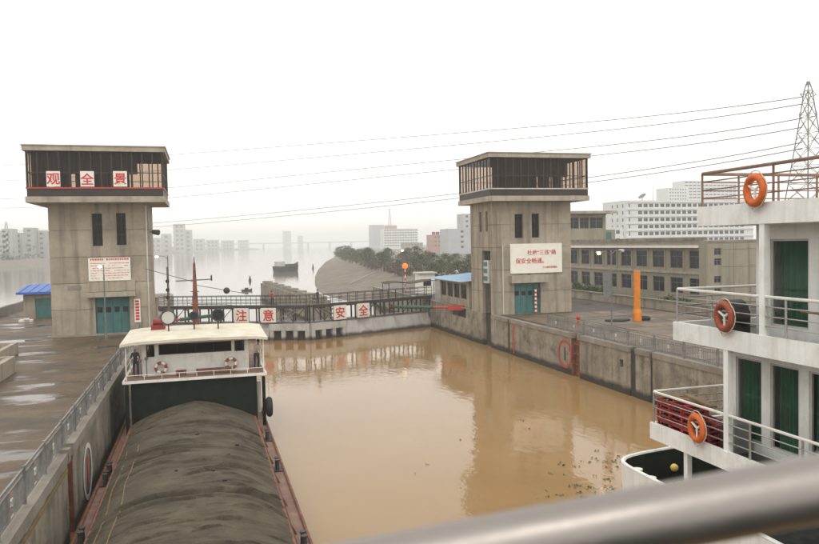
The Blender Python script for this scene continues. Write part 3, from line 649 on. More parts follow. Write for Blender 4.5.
def lamp(label, base, heads, h, mat='grey_steel', panel=None, lit=None, group='street lamps on the quays'):
    T = thing('street_lamp', label, 'street lamp', base, group=group); x, y, z = base
    B().cyl((x, y, z), (x, y, z+.5), .14, .11, 10).build('base', mat, T, True); B().cyl((x, y, z+.5), (x, y, z+h), .07, .045, 8).build('pole', mat, T, True)
    for i, (dx, dz) in enumerate(heads):
        if dx: B().tube([(x, y, z+h-.35), (x+dx*.35, y, z+h-.05), (x+dx*.8, y, z+h+dz)], .03).build('arm', mat, T)
        hd = B().ball((x+dx, y, z+h+dz), .22, 10, 6, 0, (1.35, .7, .4)).build('lamp_head', 'dirty_white', T, True)
        B().ball((x+dx*1.02, y-.12, z+h+dz-.1), .15, 8, 5, 0, (1.1, .9, .7)).build('bulb', 'lamp_warm' if (lit is None or lit[i]) else 'dirty_white', hd, True)
    if panel: B().box(x+panel[0], x+panel[1], y-.05, y-.01, z+panel[2], z+panel[3]).build('back_of_sign', 'grey_steel', T)
    return T
lamp('double armed street lamp with grey sign plate on the right quay', (31.6, 52, .0), [(-1.15, -.1), (.95, .02)], 6.65, panel=(-.75, -.06, 2.9, 4.9), lit=(1, 0))
p = atY(100, 265, 66.5); lamp('street lamp with one lit head before the left tower door', (atY(106, 335, 66.5).x, 66.5, 0), [(p.x-atY(106, 335, 66.5).x, -.05)], p.z)
p = atY(157, 256, 84); lamp('street lamp glowing just behind the left tower', (p.x+1.1, 84, .0), [(-1.1, 0)], p.z)
p = atY(402, 250, 113); lamp('slim lit street lamp on the right wall beyond the gate', (p.x, 113, .0), [(0, 0)], p.z)
# orange beacon on a striped pole
p = atX(405, 266, 29.5); T = thing('signal_beacon', 'glowing orange signal beacon on a red and white striped pole', 'signal light', (p.x, p.y, 0))
q = B()
for i in range(8): q.cyl((p.x, p.y, i*.46), (p.x, p.y, (i+1)*.46), .09, .09, 8, i % 2)
q.build('pole', ['red_paint', 'sign_white'], T); B().box(p.x-.28, p.x+.28, p.y-.2, p.y+.2, 3.68, 3.78).build('plate', 'dark_steel', T)
B().ball((p.x, p.y-.05, p.z), .42, 12, 8).build('lens', 'lamp_orange', T, True)
# signal mast left of the barge mast (two lamp heads on a pole)
p = atY(168, 300, 80); T = thing('signal_mast', 'thin signal mast with dark lamp heads behind the left tower', 'signal light', (p.x, 80, 0))
B().cyl((p.x, 80, 0), (p.x, 80, 5.6), .06).build('pole', 'grey_steel', T)
for z in (4.1, 3.2, 2.4): B().cyl((p.x, 79.8, z), (p.x, 80.1, z), .2, .2, 10).build('lamp_housing', 'dark_steel', T)
T = thing('equipment_cabinet', 'grey concrete equipment cabinet beside the left gate leaf', 'cabinet', (-5.8, 84, 0)); B().box(-6.9, -4.9, 83, 85, 0, 2.1).build('cabinet', 'tower_concrete', T)
B().box(-7.0, -4.8, 82.9, 85.1, 2.1, 2.25).build('lid', 'coping_concrete', T); B().box(-6.5, -5.4, 82.95, 83, .4, 1.7).build('door', 'dark_steel', T)
# the orange pillar
T = thing('orange_pillar', 'tall orange pillar standing on the right quay by a black mat', 'pillar', (38.25, 58.6, .03))
q = B(); q.cyl((38.25, 58.6, .0), (38.25, 58.6, .75), .42, .4, 16); q.cyl((38.25, 58.6, .75), (38.25, 58.6, 1.1), .4, .31, 16); q.build('foot', 'orange', T, True)
B().cyl((38.25, 58.6, 1.1), (38.25, 58.6, 4.6), .31, .31, 16).build('shaft', 'orange', T, True)
for z in (1.9, 2.8, 3.7): B().cyl((38.25, 58.6, z), (38.25, 58.6, z+.05), .325, .325, 16).build('joint_ring', 'orange', T, True)
q = B(); n = 18
for i in range(n):
    t = 2*math.pi*i/n; q.v.append((36.6+1.25*math.cos(t), 59.2+.7*math.sin(t)*(1+.2*math.sin(3*t)), .16))
q.v += [(a_, b_, .03) for a_, b_, c_ in q.v[:]]; q.f = [tuple(range(n))]+[(i, (i+1) % n, n+(i+1) % n, n+i) for i in range(n)]; q.m = [0]*(n+1)
tag(recenter(q.build('rubber_mat', 'rubber')), 'black rubber mat lying left of the orange pillar', 'mat')
q = B().torus((39.1, 58.9, .2), (0, 0, 1), .5, .17, 16, 8); tag(recenter(q.build('old_tyre', 'rubber', smooth=True)), 'black tyre on the ground right of the orange pillar', 'tyre')
q = B().cyl((31.3, 56.9, .02), (31.3, 56.9, .75), .14, .1, 8).ball((31.3, 56.9, .8), .2, 8, 5); tag(recenter(q.build('red_hydrant', 'red_paint', smooth=True)), 'small red hydrant near the railing end on the right quay', 'hydrant')
# left quay: planters, parapet, blue-roofed hut
def trough(label, x0, x1, y0, y1, h):
    T = thing('concrete_trough', label, 'planter', ((x0+x1)/2, (y0+y1)/2, 0), group='concrete troughs on the left quay')
    q = B(); face(q, 'y', y0, .35, x0, x1, 0, h); face(q, 'y', y1, -.35, x0, x1, 0, h); face(q, 'x', x0, .35, y0+.35, y1-.35, 0, h); face(q, 'x', x1, -.35, y0+.35, y1-.35, 0, h)
    q.build('rim', 'tower_concrete', T); B().box(x0+.35, x1-.35, y0+.35, y1-.35, 0, h-.3).build('fill', 'earth', T)
trough('long low concrete trough at the left edge, nearer one', -17, -11.5, 41.5, 50.6, 1.0); trough('low concrete trough at the left edge, farther one behind the first', -19, -13.4, 53, 60, .8)
T = thing('parapet_wall', 'low concrete parapet along the river edge of the left quay', 'wall', (-22.8, 90, 0))
for i in range(22): B().box(-23, -22.62, 40+i*4, 43.98+i*4, 0, 1.0+.02*(i % 3)).build('parapet_block', 'coping_concrete', T)
hx0, hx1, hy = -19.4, -14.2, 90; T = thing('blue_roof_hut', 'small hut with a blue roof behind the left tower', 'hut', (-17, 92, 0))
q = B(); face(q, 'y', hy, .25, hx0, hx1, 0, 2.7, [(-18.2, -16.6, 0, 2.2)]); face(q, 'y', hy+5, -.25, hx0, hx1, 0, 2.7); face(q, 'x', hx0, .25, hy+.25, hy+4.75, 0, 2.7); face(q, 'x', hx1, -.25, hy+.25, hy+4.75, 0, 2.7); q.build('wall', 'tower_concrete', T)
B().box(-18.2, -16.6, hy+.1, hy+.16, 0, 2.2).build('door', 'teal_door', T)
rf = B().add([(hx0-.6, hy-.6, 2.7), (hx1+.3, hy-.6, 2.7), (hx1+.3, hy+5.4, 3.3), (hx0-.6, hy+5.4, 3.3), (hx0-.6, hy-.6, 2.95), (hx1+.3, hy-.6, 2.95), (hx1+.3, hy+5.4, 3.55), (hx0-.6, hy+5.4, 3.55)], [(0, 3, 2, 1), (4, 5, 6, 7), (0, 1, 5, 4), (1, 2, 6, 5), (2, 3, 7, 6), (3, 0, 4, 7)]).build('roof', 'blue_roof', T)
for i in range(6): x = hx0-.3+i*.95; B().add([(x, hy-.5, 2.97), (x+.08, hy-.5, 2.97), (x+.08, hy+5.3, 3.55), (x, hy+5.3, 3.55), (x, hy-.5, 3.02), (x+.08, hy-.5, 3.02), (x+.08, hy+5.3, 3.6), (x, hy+5.3, 3.6)], [(4, 5, 6, 7), (0, 1, 5, 4), (1, 2, 6, 5), (2, 3, 7, 6), (3, 0, 4, 7)]).build('roof_rib', 'blue_roof', rf)
tag(recenter(B().box(-18.9, -17.6, 85.2, 86, .0, .25).box(-18.4, -17.9, 85.0, 85.5, .25, .42).build('rubble_heap', 'sign_white')), 'small heap of pale rubble before the blue roofed hut', 'rubble')
# shed with pale blue roof on the right wall behind the tower
T = thing('gate_shed', 'machine shed with pale blue sheet roof behind the slogan tower', 'shed', (30.5, 83, 0))
q = B(); face(q, 'x', 28.9, .2, 77.5, 88, .1, 3.0, [(78.3+i*2.4, 80.2+i*2.4, 1.0, 2.7) for i in range(4)]); face(q, 'y', 77.5, .2, 29.1, 33, .1, 3.0); face(q, 'y', 88, -.2, 29.1, 33, .1, 3.0); face(q, 'x', 33.2, -.2, 77.5, 88, .1, 3.0); q.build('wall', 'tower_concrete', T)
for i in range(4): B().box(29.0, 29.04, 78.3+i*2.4, 80.2+i*2.4, 1.0, 2.7).build('window', 'window_dark', T)
def slab4(a, b_, c, d_, t): 
    vs = [Vector(k) for k in (a, b_, c, d_)]; return B().add([*vs, *[v+Vector((0, 0, t)) for v in vs]], [(0, 3, 2, 1), (4, 5, 6, 7), (0, 1, 5, 4), (1, 2, 6, 5), (2, 3, 7, 6), (3, 0, 4, 7)])
rf = slab4((27.7, 76.8, 3.05), (34, 76.8, 3.5), (34, 88.8, 3.5), (27.7, 88.8, 3.05), .1).build('roof', 'pale_blue_roof', T)
for i in range(11): y = 77.3+i*1.1; slab4((27.75, y, 3.15), (33.9, y, 3.6), (33.9, y+.1, 3.6), (27.75, y+.1, 3.15), .05).build('roof_rib', 'pale_blue_roof', rf)
T = thing('awning_frame', 'sagging canvas awning on posts over the right end of the gate', 'awning', (26.5, 93, .7))
q = B(); N = 8
for i in range(N+1):
    for j in range(5): x = 23.2+i*.85; q.v.append((x, 92.6+j*.9, 2.35+.25*math.sin(i*1.1)*.5-.12*math.sin(math.pi*j/4)+.1*i/N))
q.f = [(i*5+j, i*5+j+1, (i+1)*5+j+1, (i+1)*5+j) for i in range(N) for j in range(4)]; q.m = [0]*len(q.f)
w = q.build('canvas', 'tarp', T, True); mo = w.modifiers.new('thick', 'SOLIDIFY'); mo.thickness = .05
for x, y in ((23.4, 92.7), (29.6, 92.7), (23.4, 96.1), (29.6, 96.1)): B().cyl((x, y, -3.3), (x, y, 2.35), .05).build('post', 'dark_steel', T)
T = thing('white_kiosk', 'small white kiosk on the right wall beyond the blue shed', 'kiosk', (31.8, 104, 0))
B().box(30.6, 33, 102.8, 105, 0, 3).build('wall', 'sign_white', T); B().box(30.3, 33.3, 102.5, 105.3, 3, 3.2).build('roof', 'dirty_white', T); B().box(31.2, 32.4, 102.77, 102.8, 1.2, 2.2).build('window', 'window_dark', T)
# low wall with shrubs before the long building
T = thing('garden_wall', 'low grey wall along the foot of the two storey building', 'wall', (46.8, 75, 0))
for i in range(17):
    y = 56+i*2.9; B().box(46.5, 46.85, y, y+2.88, 0, .92).build('wall_panel', 'wall_concrete' if 0 else 'tower_concrete', T); B().box(46.42, 46.93, y, y+2.88, .92, 1.05).build('coping', 'coping_concrete', T)
def leaf_cloud(n, size, shape, seed=0, dense=.75):
    """leaf-sized faces scattered in clumps through a volume"""
    R = random.Random(seed); q = B(); cl = [shape(R) for _ in range(max(5, n//28))]
    for i in range(n):
        c = R.choice(cl); p = Vector(c)+Vector((R.gauss(0, 1), R.gauss(0, 1), R.gauss(0, .8)))*size*2.2
        a = Vector((R.uniform(-1, 1), R.uniform(-1, 1), R.uniform(-.6, .6))).normalized()*size; b_ = a.orthogonal().normalized()*size*.6; b_.rotate(Matrix.Rotation(R.uniform(0, 6.28), 3, a))
        q.add([p-a, p+b_, p+a*1.05, p-b_], [(0, 1, 2, 3)], 0)
    return q
def shrub(label, loc, r, h, seed, n=500):
    T = thing('shrub', label, 'shrub', loc, group='shrubs behind the garden wall')
    def sh(R): 
        t = R.uniform(0, 6.28); k = R.random()**.5; return (loc[0]+r*k*math.cos(t), loc[1]+r*1.6*k*math.sin(t), loc[2]+h*R.uniform(.35, 1)*(1-.4*k))
    leaf_cloud(n, .13, sh, seed).build('foliage', 'hedge', T); q = B()
    for i in range(4): q.cyl((loc[0], loc[1]+(i-1.5)*.3, loc[2]), (loc[0]+.1, loc[1]+(i-1.5)*.6, loc[2]+h*.7), .04, .02, 5)
    q.build('stem', 'trunk', T)
for i, (px, py) in enumerate(((577, 287), (586, 287), (595, 288), (604, 289), (672, 298.5), (684, 300))):
    p = atX(px, py, 47.9); shrub(['leafy green shrub nearest the right tower above the garden wall', 'second green shrub from the right tower above the garden wall', 'third green shrub from the right tower above the garden wall', 'fourth green shrub from the tower, beside the lamp sign plate',
        'dark spreading shrub left of the deck rail corner above the garden wall', 'dark low shrub seen through the ship deck rail'][i], (47.9, p.y, 0), .75 if i < 4 else .8, 1.9 if i < 4 else 1.45, 40+i)
# ================================================================ buildings on the right
def block(name, label, x0, x1, y0, y1, z0, z1, wall, ops_y=(), ops_x=(), cat='building', roof=None, group=None, roofmat='coping_concrete', flip=False):
    """building with real openings on its -Y face (ops_y) and -X face (ops_x)"""
    T = thing(name, label, cat, ((x0+x1)/2, (y0+y1)/2, z0), group=group); q = B(); th = .35
    face(q, 'y', y0, th, x0, x1, z0, z1, ops_y); face(q, 'y', y1, -th, x0, x1, z0, z1); face(q, 'x', x0, th, y0+th, y1-th, z0, z1, ops_x); face(q, 'x', x1, -th, y0+th, y1-th, z0, z1)
    q.build('wall', wall, T); B().box(x0-.05, x1+.05, y0-.05, y1+.05, z1, z1+(roof or .25)).build('roof', roofmat, T)
    proto = {}
    for axis, ops in (('y', ops_y), ('x', ops_x)):
        for o_ in ops:
            w, h = round(o_[1]-o_[0], 2), round(o_[3]-o_[2], 2); key = (axis, w, h); c = (o_[0]+o_[1])/2
            loc = Vector((c, y0+.16, o_[2])) if axis == 'y' else Vector((x0+.16, c, o_[2])); loc -= OFF[T.name]
            if key not in proto:
                f = B(); g = B(); e = .07
                def bx(b_, a_, b2, c_, d_, t): (b_.box(a_, b2, -t, t, c_, d_) if axis == 'y' else b_.box(-t, t, a_, b2, c_, d_))
                for a_, b2, c_, d_ in ((-w/2, w/2, 0, e), (-w/2, w/2, h-e, h), (-w/2, -w/2+e, e, h-e), (w/2-e, w/2, e, h-e), (-e/2, e/2, e, h-e), (-w/2+e, -e/2, h*.66, h*.66+e*.7), (e/2, w/2-e, h*.66, h*.66+e*.7)): bx(f, a_, b2, c_, d_, .05)
                bx(g, -w/2+.01, w/2-.01, .01, h-.01, .015)
                sv_ = OFF[T.name]; OFF[T.name] = Vector(); wf = f.build('window', 'dirty_white' if wall != 'beige_wall' else 'grey_steel', T); g.build('pane', 'window_dark', wf); OFF[T.name] = sv_
                wf.location = loc; proto[key] = wf
            else:
                c2 = piece(proto[key], T, loc)
                for ch in proto[key].children: piece(ch, c2, (0, 0, 0))
    return T
ops = []
for i in range(13):
    yc = 68.35+i*3.42; ops += [(yc-1.15, yc+1.15, 4.1, 6.1), (yc-1.15, yc+1.15, 1.25, 3.05)]
LB = block('office_block', 'long two storey concrete building behind the right quay', 52, 63, 66.6, 113, 0, 6.95, 'beige_wall', [(53.0, 53.9, z, z+.75) for z in (5.6, 4.5, 2.6, 1.5)], ops)
B().box(51.5, 52, 67.6, 113, 6.42, 6.68).build('eave', 'sign_white', LB); B().box(51.86, 52, 67.6, 113, 3.5, 3.75).build('storey_band', 'tower_trim', LB); B().box(51.8, 52, 66.4, 67.55, 0, 7.2).build('corner_pier', 'beige_wall', LB)
B().box(51.9, 52.3, 67, 113, 7.2, 7.55).build('parapet', 'wall_concrete', LB)
for i in range(14): yc = 66.64+1.0+(i)*3.42 - .0; B().box(51.93, 52, yc-1.0+.45-.25, yc-1.0+.45+.05, 3.8, 6.4).build('pilaster', 'beige_wall', LB)
for x in (55.5, 57.5, 60.0): B().box(x-.01, x+.01, 66.585, 66.6, 0, 6.9).build('wall_joint', 'dark_recess', LB)
for z in (2.2, 4.3, 6.2): B().box(53.95, 63, 66.585, 66.6, z, z+.025).build('wall_joint', 'dark_recess', LB)
T = block('penthouse', 'rooftop control room with glass front and flat overhanging roof', 52.6, 59.3, 99, 106, 7.2, 11.2, 'beige_wall', [(53.2, 54.7, 9.2, 10.9), (54.9, 56.4, 9.2, 10.9), (56.6, 58.8, 9.2, 10.9)], [(99.8, 101.6, 9.2, 10.9), (102, 104.5, 9.2, 10.9)])
B().box(51.6, 60.6, 98, 107, 11.46, 11.85).build('roof_overhang', 'tower_trim', T); B().box(59.35, 61.2, 99.5, 104, 7.2, 9.0).build('annex', 'beige_wall', T); B().box(59.7, 60.5, 99.45, 99.5, 7.3, 8.6).build('annex_door', 'teal_door', T)
# white office building behind
D0 = 262; a_ = atY(626, 201, D0); x0 = a_.x; x1 = x0+62; zt = a_.z; ops = []
for r in range(6):
    z = zt-2.6-r*2.88
    for i in range(20): xx = x0+5.6+i*2.62; ops.append((xx, xx+1.9, z, z+1.45))
    ops.append((x0+1.2, x0+1.9, z, z+1.5)); 
T = block('white_office_block', 'large white office block with rows of windows above the long building', x0, x1, D0, D0+18, 0, zt, 'office_white', ops, [(D0+2+k*4, D0+3+k*4, zt-2.6-r*2.88, zt-1.1-r*2.88) for r in range(6) for k in range(3)], roofmat='office_white')
for i in range(7): B().box(x0-.25, x1+.25, D0-.3, D0, zt-.75-i*2.88, zt-.3-i*2.88).build('storey_band', 'office_white', T)
p = atY(642, 200, D0+4); dsh = thing('satellite_dish', 'tilted satellite dish on the white office roof', 'satellite dish', (p.x, D0+4, zt+.25))
q = B(); n = 12; c = Vector((p.x, D0+4, zt+2.3)); ax = Vector((-.6, -.1, .75)).normalized(); u = ax.orthogonal().normalized(); v = ax.cross(u); q.v = [tuple(c-ax*.5)]
for rr, dd in ((.8, -.4), (1.7, 0)): q.v += [tuple(c+ax*dd+(u*math.cos(6.2832*i/n)+v*math.sin(6.2832*i/n))*rr) for i in range(n)]
q.f = [(0, 1+i, 1+(i+1) % n) for i in range(n)]+[(1+i, 1+n+i, 1+n+(i+1) % n, 1+(i+1) % n) for i in range(n)]; q.m = [0]*len(q.f); w = q.build('reflector', 'grey_steel', dsh); w.modifiers.new('thick', 'SOLIDIFY').thickness = .08
B().cyl((p.x, D0+4, zt+.25), c-ax*.5, .12).build('mount', 'dark_steel', dsh)
p = atY(653, 200, D0+6); tag(recenter(B().cyl((p.x, D0+6, zt+.25), (p.x, D0+6, zt+7.5), .09, .04, 6).box(p.x-.6, p.x+.6, D0+5.9, D0+6.1, zt+6, zt+6.1).build('roof_antenna', 'grey_steel')), 'thin antenna rod on the white office roof', 'antenna')
def tallblock(name, label, px0, px1, pytop, Y, depth, wall, fl=3.2, wpitch=3.0, zb=0, ww=1.7, wh=1.5, group=None, maxw=160, side=False):
    a_, c_ = atY(px0, pytop, Y), atY(px1, pytop, Y); zt = (a_.z+c_.z)/2; ops = []; n = int((c_.x-a_.x-1)/wpitch); m = int((zt-zb-1)/fl)
    while n*m > maxw and m > 1: m -= 1
    for r in range(m):
        for i in range(n): x = a_.x+(c_.x-a_.x-n*wpitch)/2+i*wpitch+(wpitch-ww)/2; z = zt-fl*(r+1)+.9; ops.append((x, x+ww, z, z+wh))
    return block(name, label, a_.x, c_.x, Y, Y+depth, zb, zt, wall, ops, (), roofmat=wall, group=group)
G = 'city buildings beyond the trees'
tallblock('stepped_high_rise', 'white stepped high rise left wing behind the office block', 668, 688, 188, 640, 20, 'office_white', group=G)
tallblock('stepped_high_rise', 'white stepped high rise main wing with wide bands behind the office block', 684, 737, 181, 660, 20, 'office_white', wpitch=5, ww=4, group=G)
tallblock('low_white_building', 'small white building between tower and office block', 606, 623, 228, 250, 12, 'office_white', group=G)
tallblock('telecom_building', 'pale office building with a roof mast above the embankment trees', 383, 418, 229, 900, 18, 'office_white', wpitch=3.4, ww=2.6, group=G)
p0, p1 = atY(390, 229, 906), atY(390, 208, 906); T = thing('telecom_mast', 'white lattice mast on the pale office building roof', 'mast', (p0.x, 906, p0.z))
B().box(p0.x-6, p0.x+8, 902, 912, p0.z, p0.z+4.5).build('roof_house', 'pink_wall', T)
for sx, sy in ((-1, -1), (1, -1), (1, 1), (-1, 1)): B().bar((p0.x+sx*1.6, 906+sy*1.6, p0.z+4.5), (p0.x+sx*.3, 906+sy*.3, p1.z), .35).build('mast_leg', 'dirty_white', T)
for i in range(6): z = p0.z+4.5+(p1.z-p0.z-4.5)*i/6; k = 1.6-1.3*i/6; B().box(p0.x-k, p0.x+k, 906-k-.2, 906-k, z, z+.3).build('mast_ring', 'dirty_white', T)
tallblock('slab_tower', 'pale hazy slab tower left of the masted office building', 371, 384, 225, 1200, 18, 'grey_wall', group=G)
tallblock('beige_flats', 'beige flats low in front of the masted office building', 404, 423, 243, 700, 12, 'beige_wall', group=G)
tallblock('brick_flats', 'pink apartment block with rooftop humps above the trees', 432, 449, 235, 520, 14, 'pink_wall', wpitch=2.6, ww=1.3, group=G)
tallblock('grey_hall', 'plain pale grey block right of the pink apartment block', 448, 476, 229, 430, 16, 'grey_wall', wpitch=9, ww=2, group=G)
tallblock('grey_annex_tower', 'grey tower block rising beside the slogan tower', 463, 482, 214, 450, 12, 'grey_wall', wpitch=4, ww=1.8, group=G)
p = atY(434, 235, 520)
for k in range(3): tag(recenter(B().box(p.x+k*3.2, p.x+k*3.2+2, 523, 525.5, p.z+.25, p.z+2.4).build('water_tank', 'dark_red')), ORD[k]+' dark rooftop tank from the left on the pink apartment block', 'water tank', 'tanks on the pink block')
# cars parked under the trees
def car(label, loc, rz, mat):
    T = thing('parked_car', label, 'car', loc, rz, 'cars parked beyond the gate', local=True); pr = [(-2.1, .35), (-2.1, .8), (-1.2, .92), (-.7, 1.42), (.9, 1.42), (1.6, .95), (2.1, .85), (2.1, .35)]; q = B(); n = len(pr)
    q.v = [(x, y, z) for y in (-.8, .8) for x, z in pr]; q.f = [tuple(range(n)), tuple(range(n, 2*n))]+[(i, (i+1) % n, n+(i+1) % n, n+i) for i in range(n)]; q.m = [0]*len(q.f); q.build('body', mat, T, bevel=.05)
    for x in (-1.3, 1.3):
        for y in (-.82, .62): B().cyl((x, y, .33), (x, y+.2, .33), .33, .33, 12).build('wheel', 'rubber', T)
    for y in (-.812, .8): B().add([(-1.1, y, .95), (-.65, y, 1.36), (.8, y, 1.36), (1.4, y, .95), (-1.1, y+.012, .95), (-.65, y+.012, 1.36), (.8, y+.012, 1.36), (1.4, y+.012, .95)], [(0, 1, 2, 3), (4, 5, 6, 7), (0, 1, 5, 4), (1, 2, 6, 5), (2, 3, 7, 6), (3, 0, 4, 7)]).build('side_window', 'window_dark', T)
for i, (px, Y, m, nm) in enumerate(((441, 150, 'sign_white', 'white car parked beyond the shed, leftmost of the row'), (450, 149, 'grey_wall', 'grey car parked beyond the shed, second of the row'), (459, 148, 'sign_white', 'white car parked beyond the shed, third of the row'), (468, 146, 'blue_roof', 'blue car parked beyond the shed, nearest the slogan tower'))):
    p = atY(px, 272, Y); car(nm, (p.x, Y, .12), .2*i, m)
# ================================================================ trees on the embankment
def crown_proto(seed, h, r, mat, n=900, leaf=.24):
    T = thing('embankment_tree', 'x', 'tree', (0, 0, 0), local=True, group='trees on the embankment'); R = random.Random(seed)
    q = B().cyl((0, 0, -.3), (.1, 0, h*.45), .16, .1, 7)
    for i in range(5): t = R.uniform(0, 6.28); q.cyl((.1, 0, h*(.3+.05*i)), (math.cos(t)*r*.7, math.sin(t)*r*.7, h*(.55+.07*i)), .07, .02, 5)
    q.build('trunk', 'trunk', T)
    def sh(R): 
        t = R.uniform(0, 6.28); z = R.random(); k = math.sin(math.pi*(.12+.85*z))*R.random()**.4; return (r*k*math.cos(t), r*k*math.sin(t), h*(.1+.87*z))
    leaf_cloud(n, leaf, sh, seed).build('crown', mat, T); return T
protos = [crown_proto(1, 7, 3.2, 'leaf_a'), crown_proto(2, 6.2, 3.4, 'leaf_b'), crown_proto(3, 8, 3.0, 'leaf_c'), crown_proto(4, 3.6, 3.2, 'leaf_d', 700)]
spots = []
line = [atZ(x, y, 0) for x, y in ((336, 256.5), (341, 259), (348, 262.5), (360, 266.5), (380, 271), (400, 275), (420, 278.5), (445, 282))]
for i in range(len(line)-1):
    a_, c_ = line[i], line[i+1]; k = 6 if i < 2 else 5 if i < 4 else 4
    for j in range(k): 
        t = (j+random.uniform(.1, .9))/k; p = a_.lerp(c_, t); spots.append((p.x+random.uniform(0, 3), p.y, random.choice((0, 1, 2, 3, 3))))
        spots.append((p.x+random.uniform(7, 16), p.y+random.uniform(0, 14), random.choice((0, 1, 2))))
spots = [s for s in spots if s[1] > 128]
for p in ((52, 140, 0), (58, 150, 2), (47, 131, 1), (64, 165, 0), (70, 160, 2), (76, 180, 1), (62, 141, 3)): spots.append(p)
def pxof(p): v = Vector((p[0], p[1], 2))-CAM; return v.dot(rgt)/v.dot(fwd)
spots.sort(key=pxof); used = set()
for i, (x, y, k) in enumerate(spots):
    T = protos[k] if k not in used else dup(protos[k]); used.add(k); T.location = (x, y, .05); T.rotation_euler = (0, 0, random.uniform(0, 6.28)); s = random.uniform(.55, .82)*(1 if y > 190 else .82); T.scale = (s*1.15, s*1.15, s)
    T['label'] = (ORD[i] if i < len(ORD) else '%dth' % (i+1))+' tree from the river side along the right embankment'
for k in range(4):
    if k not in used:
        for ch in list(protos[k].children): bpy.data.objects.remove(ch)
        bpy.data.objects.remove(protos[k])
# ================================================================ far left bank city
G2 = 'hazy buildings on the far left bank'; R = random.Random(5); xs = [(-40, 8, 231, 640), (2, 12, 229, 640), (13, 22, 233, 660), (23, 34, 228, 690), (35, 47, 231, 700), (150, 161, 238, 1300), (161, 171, 234, 1330), (173, 185, 224, 1400), (184, 192, 230, 1420), (193, 205, 239, 1560), (206, 219, 240, 1750), (221, 234, 240.5, 1950), (238, 249, 240, 2200), (283, 291, 231, 2700), (298, 303, 236, 2800)]
nm = ['long block of hazy flats at the very left of the far bank', 'hazy flats on the far bank at the picture edge', 'lower hazy block on the far bank left of the hut', 'tallest hazy flats left of the left tower', 'hazy flats on the far bank touching the left tower outline',
      'low hazy block just right of the left tower', 'hazy block beside the twin high rise on the far bank', 'tall hazy high rise above the barge mast on the far bank', 'second lower part of the hazy high rise on the far bank', 'low hazy block right of the far high rise', 'faint low block further right on the far bank',
      'faint low block before the bridge end', 'very faint block at the bridge end', 'very faint tower above the distant bridge', 'faintest slim tower above the distant bridge']
for (a_, b_, t, Y), l in zip(xs, nm): tallblock('far_building', l, a_, b_, t, Y, 18, 'far_wall', fl=4.2 if Y < 800 else 8, wpitch=4.6 if Y < 800 else 8, ww=2.6 if Y < 800 else 5, wh=2 if Y < 800 else 4, zb=-3, group=G2, maxw=60)
def shore(px): return next((p.lerp(q_, (px-xa)/(xb-xa)) for (xa, p), (xb, q_) in zip(SHP, SHP[1:]) if xa <= px <= xb), SHP[-1][1])
SHP = list(zip((-160, -60, 0, 45, 100, 165, 215, 262), sh)); R = random.Random(3); q = B()
for i in range(2600):
    px = R.uniform(-60, 262); p = shore(px); dst = p.y/500; back = R.uniform(20, 60); c = Vector((p.x-back*dst, p.y+back*.3, 1.2+R.random()**1.5*(6+4*math.sin(px*.21)+3*math.sin(px*.67))*min(1.6, dst)))
    sz = R.uniform(1.0, 2.4)*min(2.2, dst); u_ = Vector((R.gauss(0, 1), R.gauss(0, 1), R.gauss(0, .7))).normalized()*sz; v_ = u_.orthogonal().normalized()*sz*.7; q.add([c-u_, c+v_, c+u_, c-v_], [(0, 1, 2, 3)])
o = q.build('far_treeline', 'leaf_c', kind='stuff'); o['label'] = 'hazy belt of trees along the far left bank'; o['category'] = 'trees'
# distant bridge
T = thing('distant_bridge', 'very faint long river bridge on the horizon', 'bridge', (240, 2500, WZ)); a_, b_ = atY(236, 243.5, 2500), atY(372, 241.5, 2500)
B().box(a_.x-120, b_.x+60, 2490, 2508, a_.z-3.6, a_.z).build('deck', 'far_wall', T)
for i in range(8): x = a_.x-60+(b_.x-a_.x+60)*i/7; B().box(x-3, x+3, 2493, 2505, WZ-2, a_.z-3.6).build('pier', 'far_wall', T)
# boats on the river
def boat(name, label, p, L, wd, h, rz, mat, house=True):
    T = thing(name, label, 'boat', (p.x, p.y, WZ), rz, local=True); q = B(); st = [(-.5, .8, 1.05), (-.3, 1, .95), (.2, 1, .95), (.4, .7, 1.25), (.5, .08, 1.7)]
    for u, w, s in st: q.v += [(u*L, -w*wd/2, s*h), (u*L, w*wd/2, s*h), (u*L*.96, w*wd*.42, -.4), (u*L*.96, -w*wd*.42, -.4)]
    q.f = [(i*4+j, i*4+(j+1) % 4, i*4+4+(j+1) % 4, i*4+4+j) for i in range(len(st)-1) for j in range(4)]+[(0, 1, 2, 3), (16, 17, 18, 19)]; q.m = [0]*len(q.f); q.build('hull', mat, T)
    if house:
        B().box(-L*.42, -L*.2, -wd*.36, wd*.36, h*.98, h*.98+2.1).build('wheelhouse', 'dirty_white', T); B().box(-L*.2, -L*.197, -wd*.3, wd*.3, h+.9, h+1.6).build('window', 'window_dark', T)
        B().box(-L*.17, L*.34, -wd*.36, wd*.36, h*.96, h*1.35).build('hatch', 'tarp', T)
    return T
p = atZ(287, 271.5, WZ); boat('cargo_boat', 'dark hazy cargo boat out on the river beyond the guide wall', p, 13, 4.6, 2.3, math.radians(38), 'dark_steel')
p = atZ(247, 291, WZ); T = boat('small_boat', 'tiny open boat on the river left of the guide wall end', p, 2.6, 1.0, .4, .2, 'dark_steel', False); B().box(-.5, .3, -.3, .3, .35, .8).build('hood', 'dark_steel', T)
p = atZ(250, 281, WZ); T = thing('channel_buoy', 'dark channel buoy on the river near the guide wall', 'buoy', (p.x, p.y, WZ)); B().cyl((p.x, p.y, WZ-.3), (p.x, p.y, WZ+.5), .5, .45, 12).build('float', 'dark_steel', T); B().cyl((p.x, p.y, WZ+.5), (p.x, p.y, WZ+1.7), .4, .1, 6).build('cage', 'dark_steel', T)
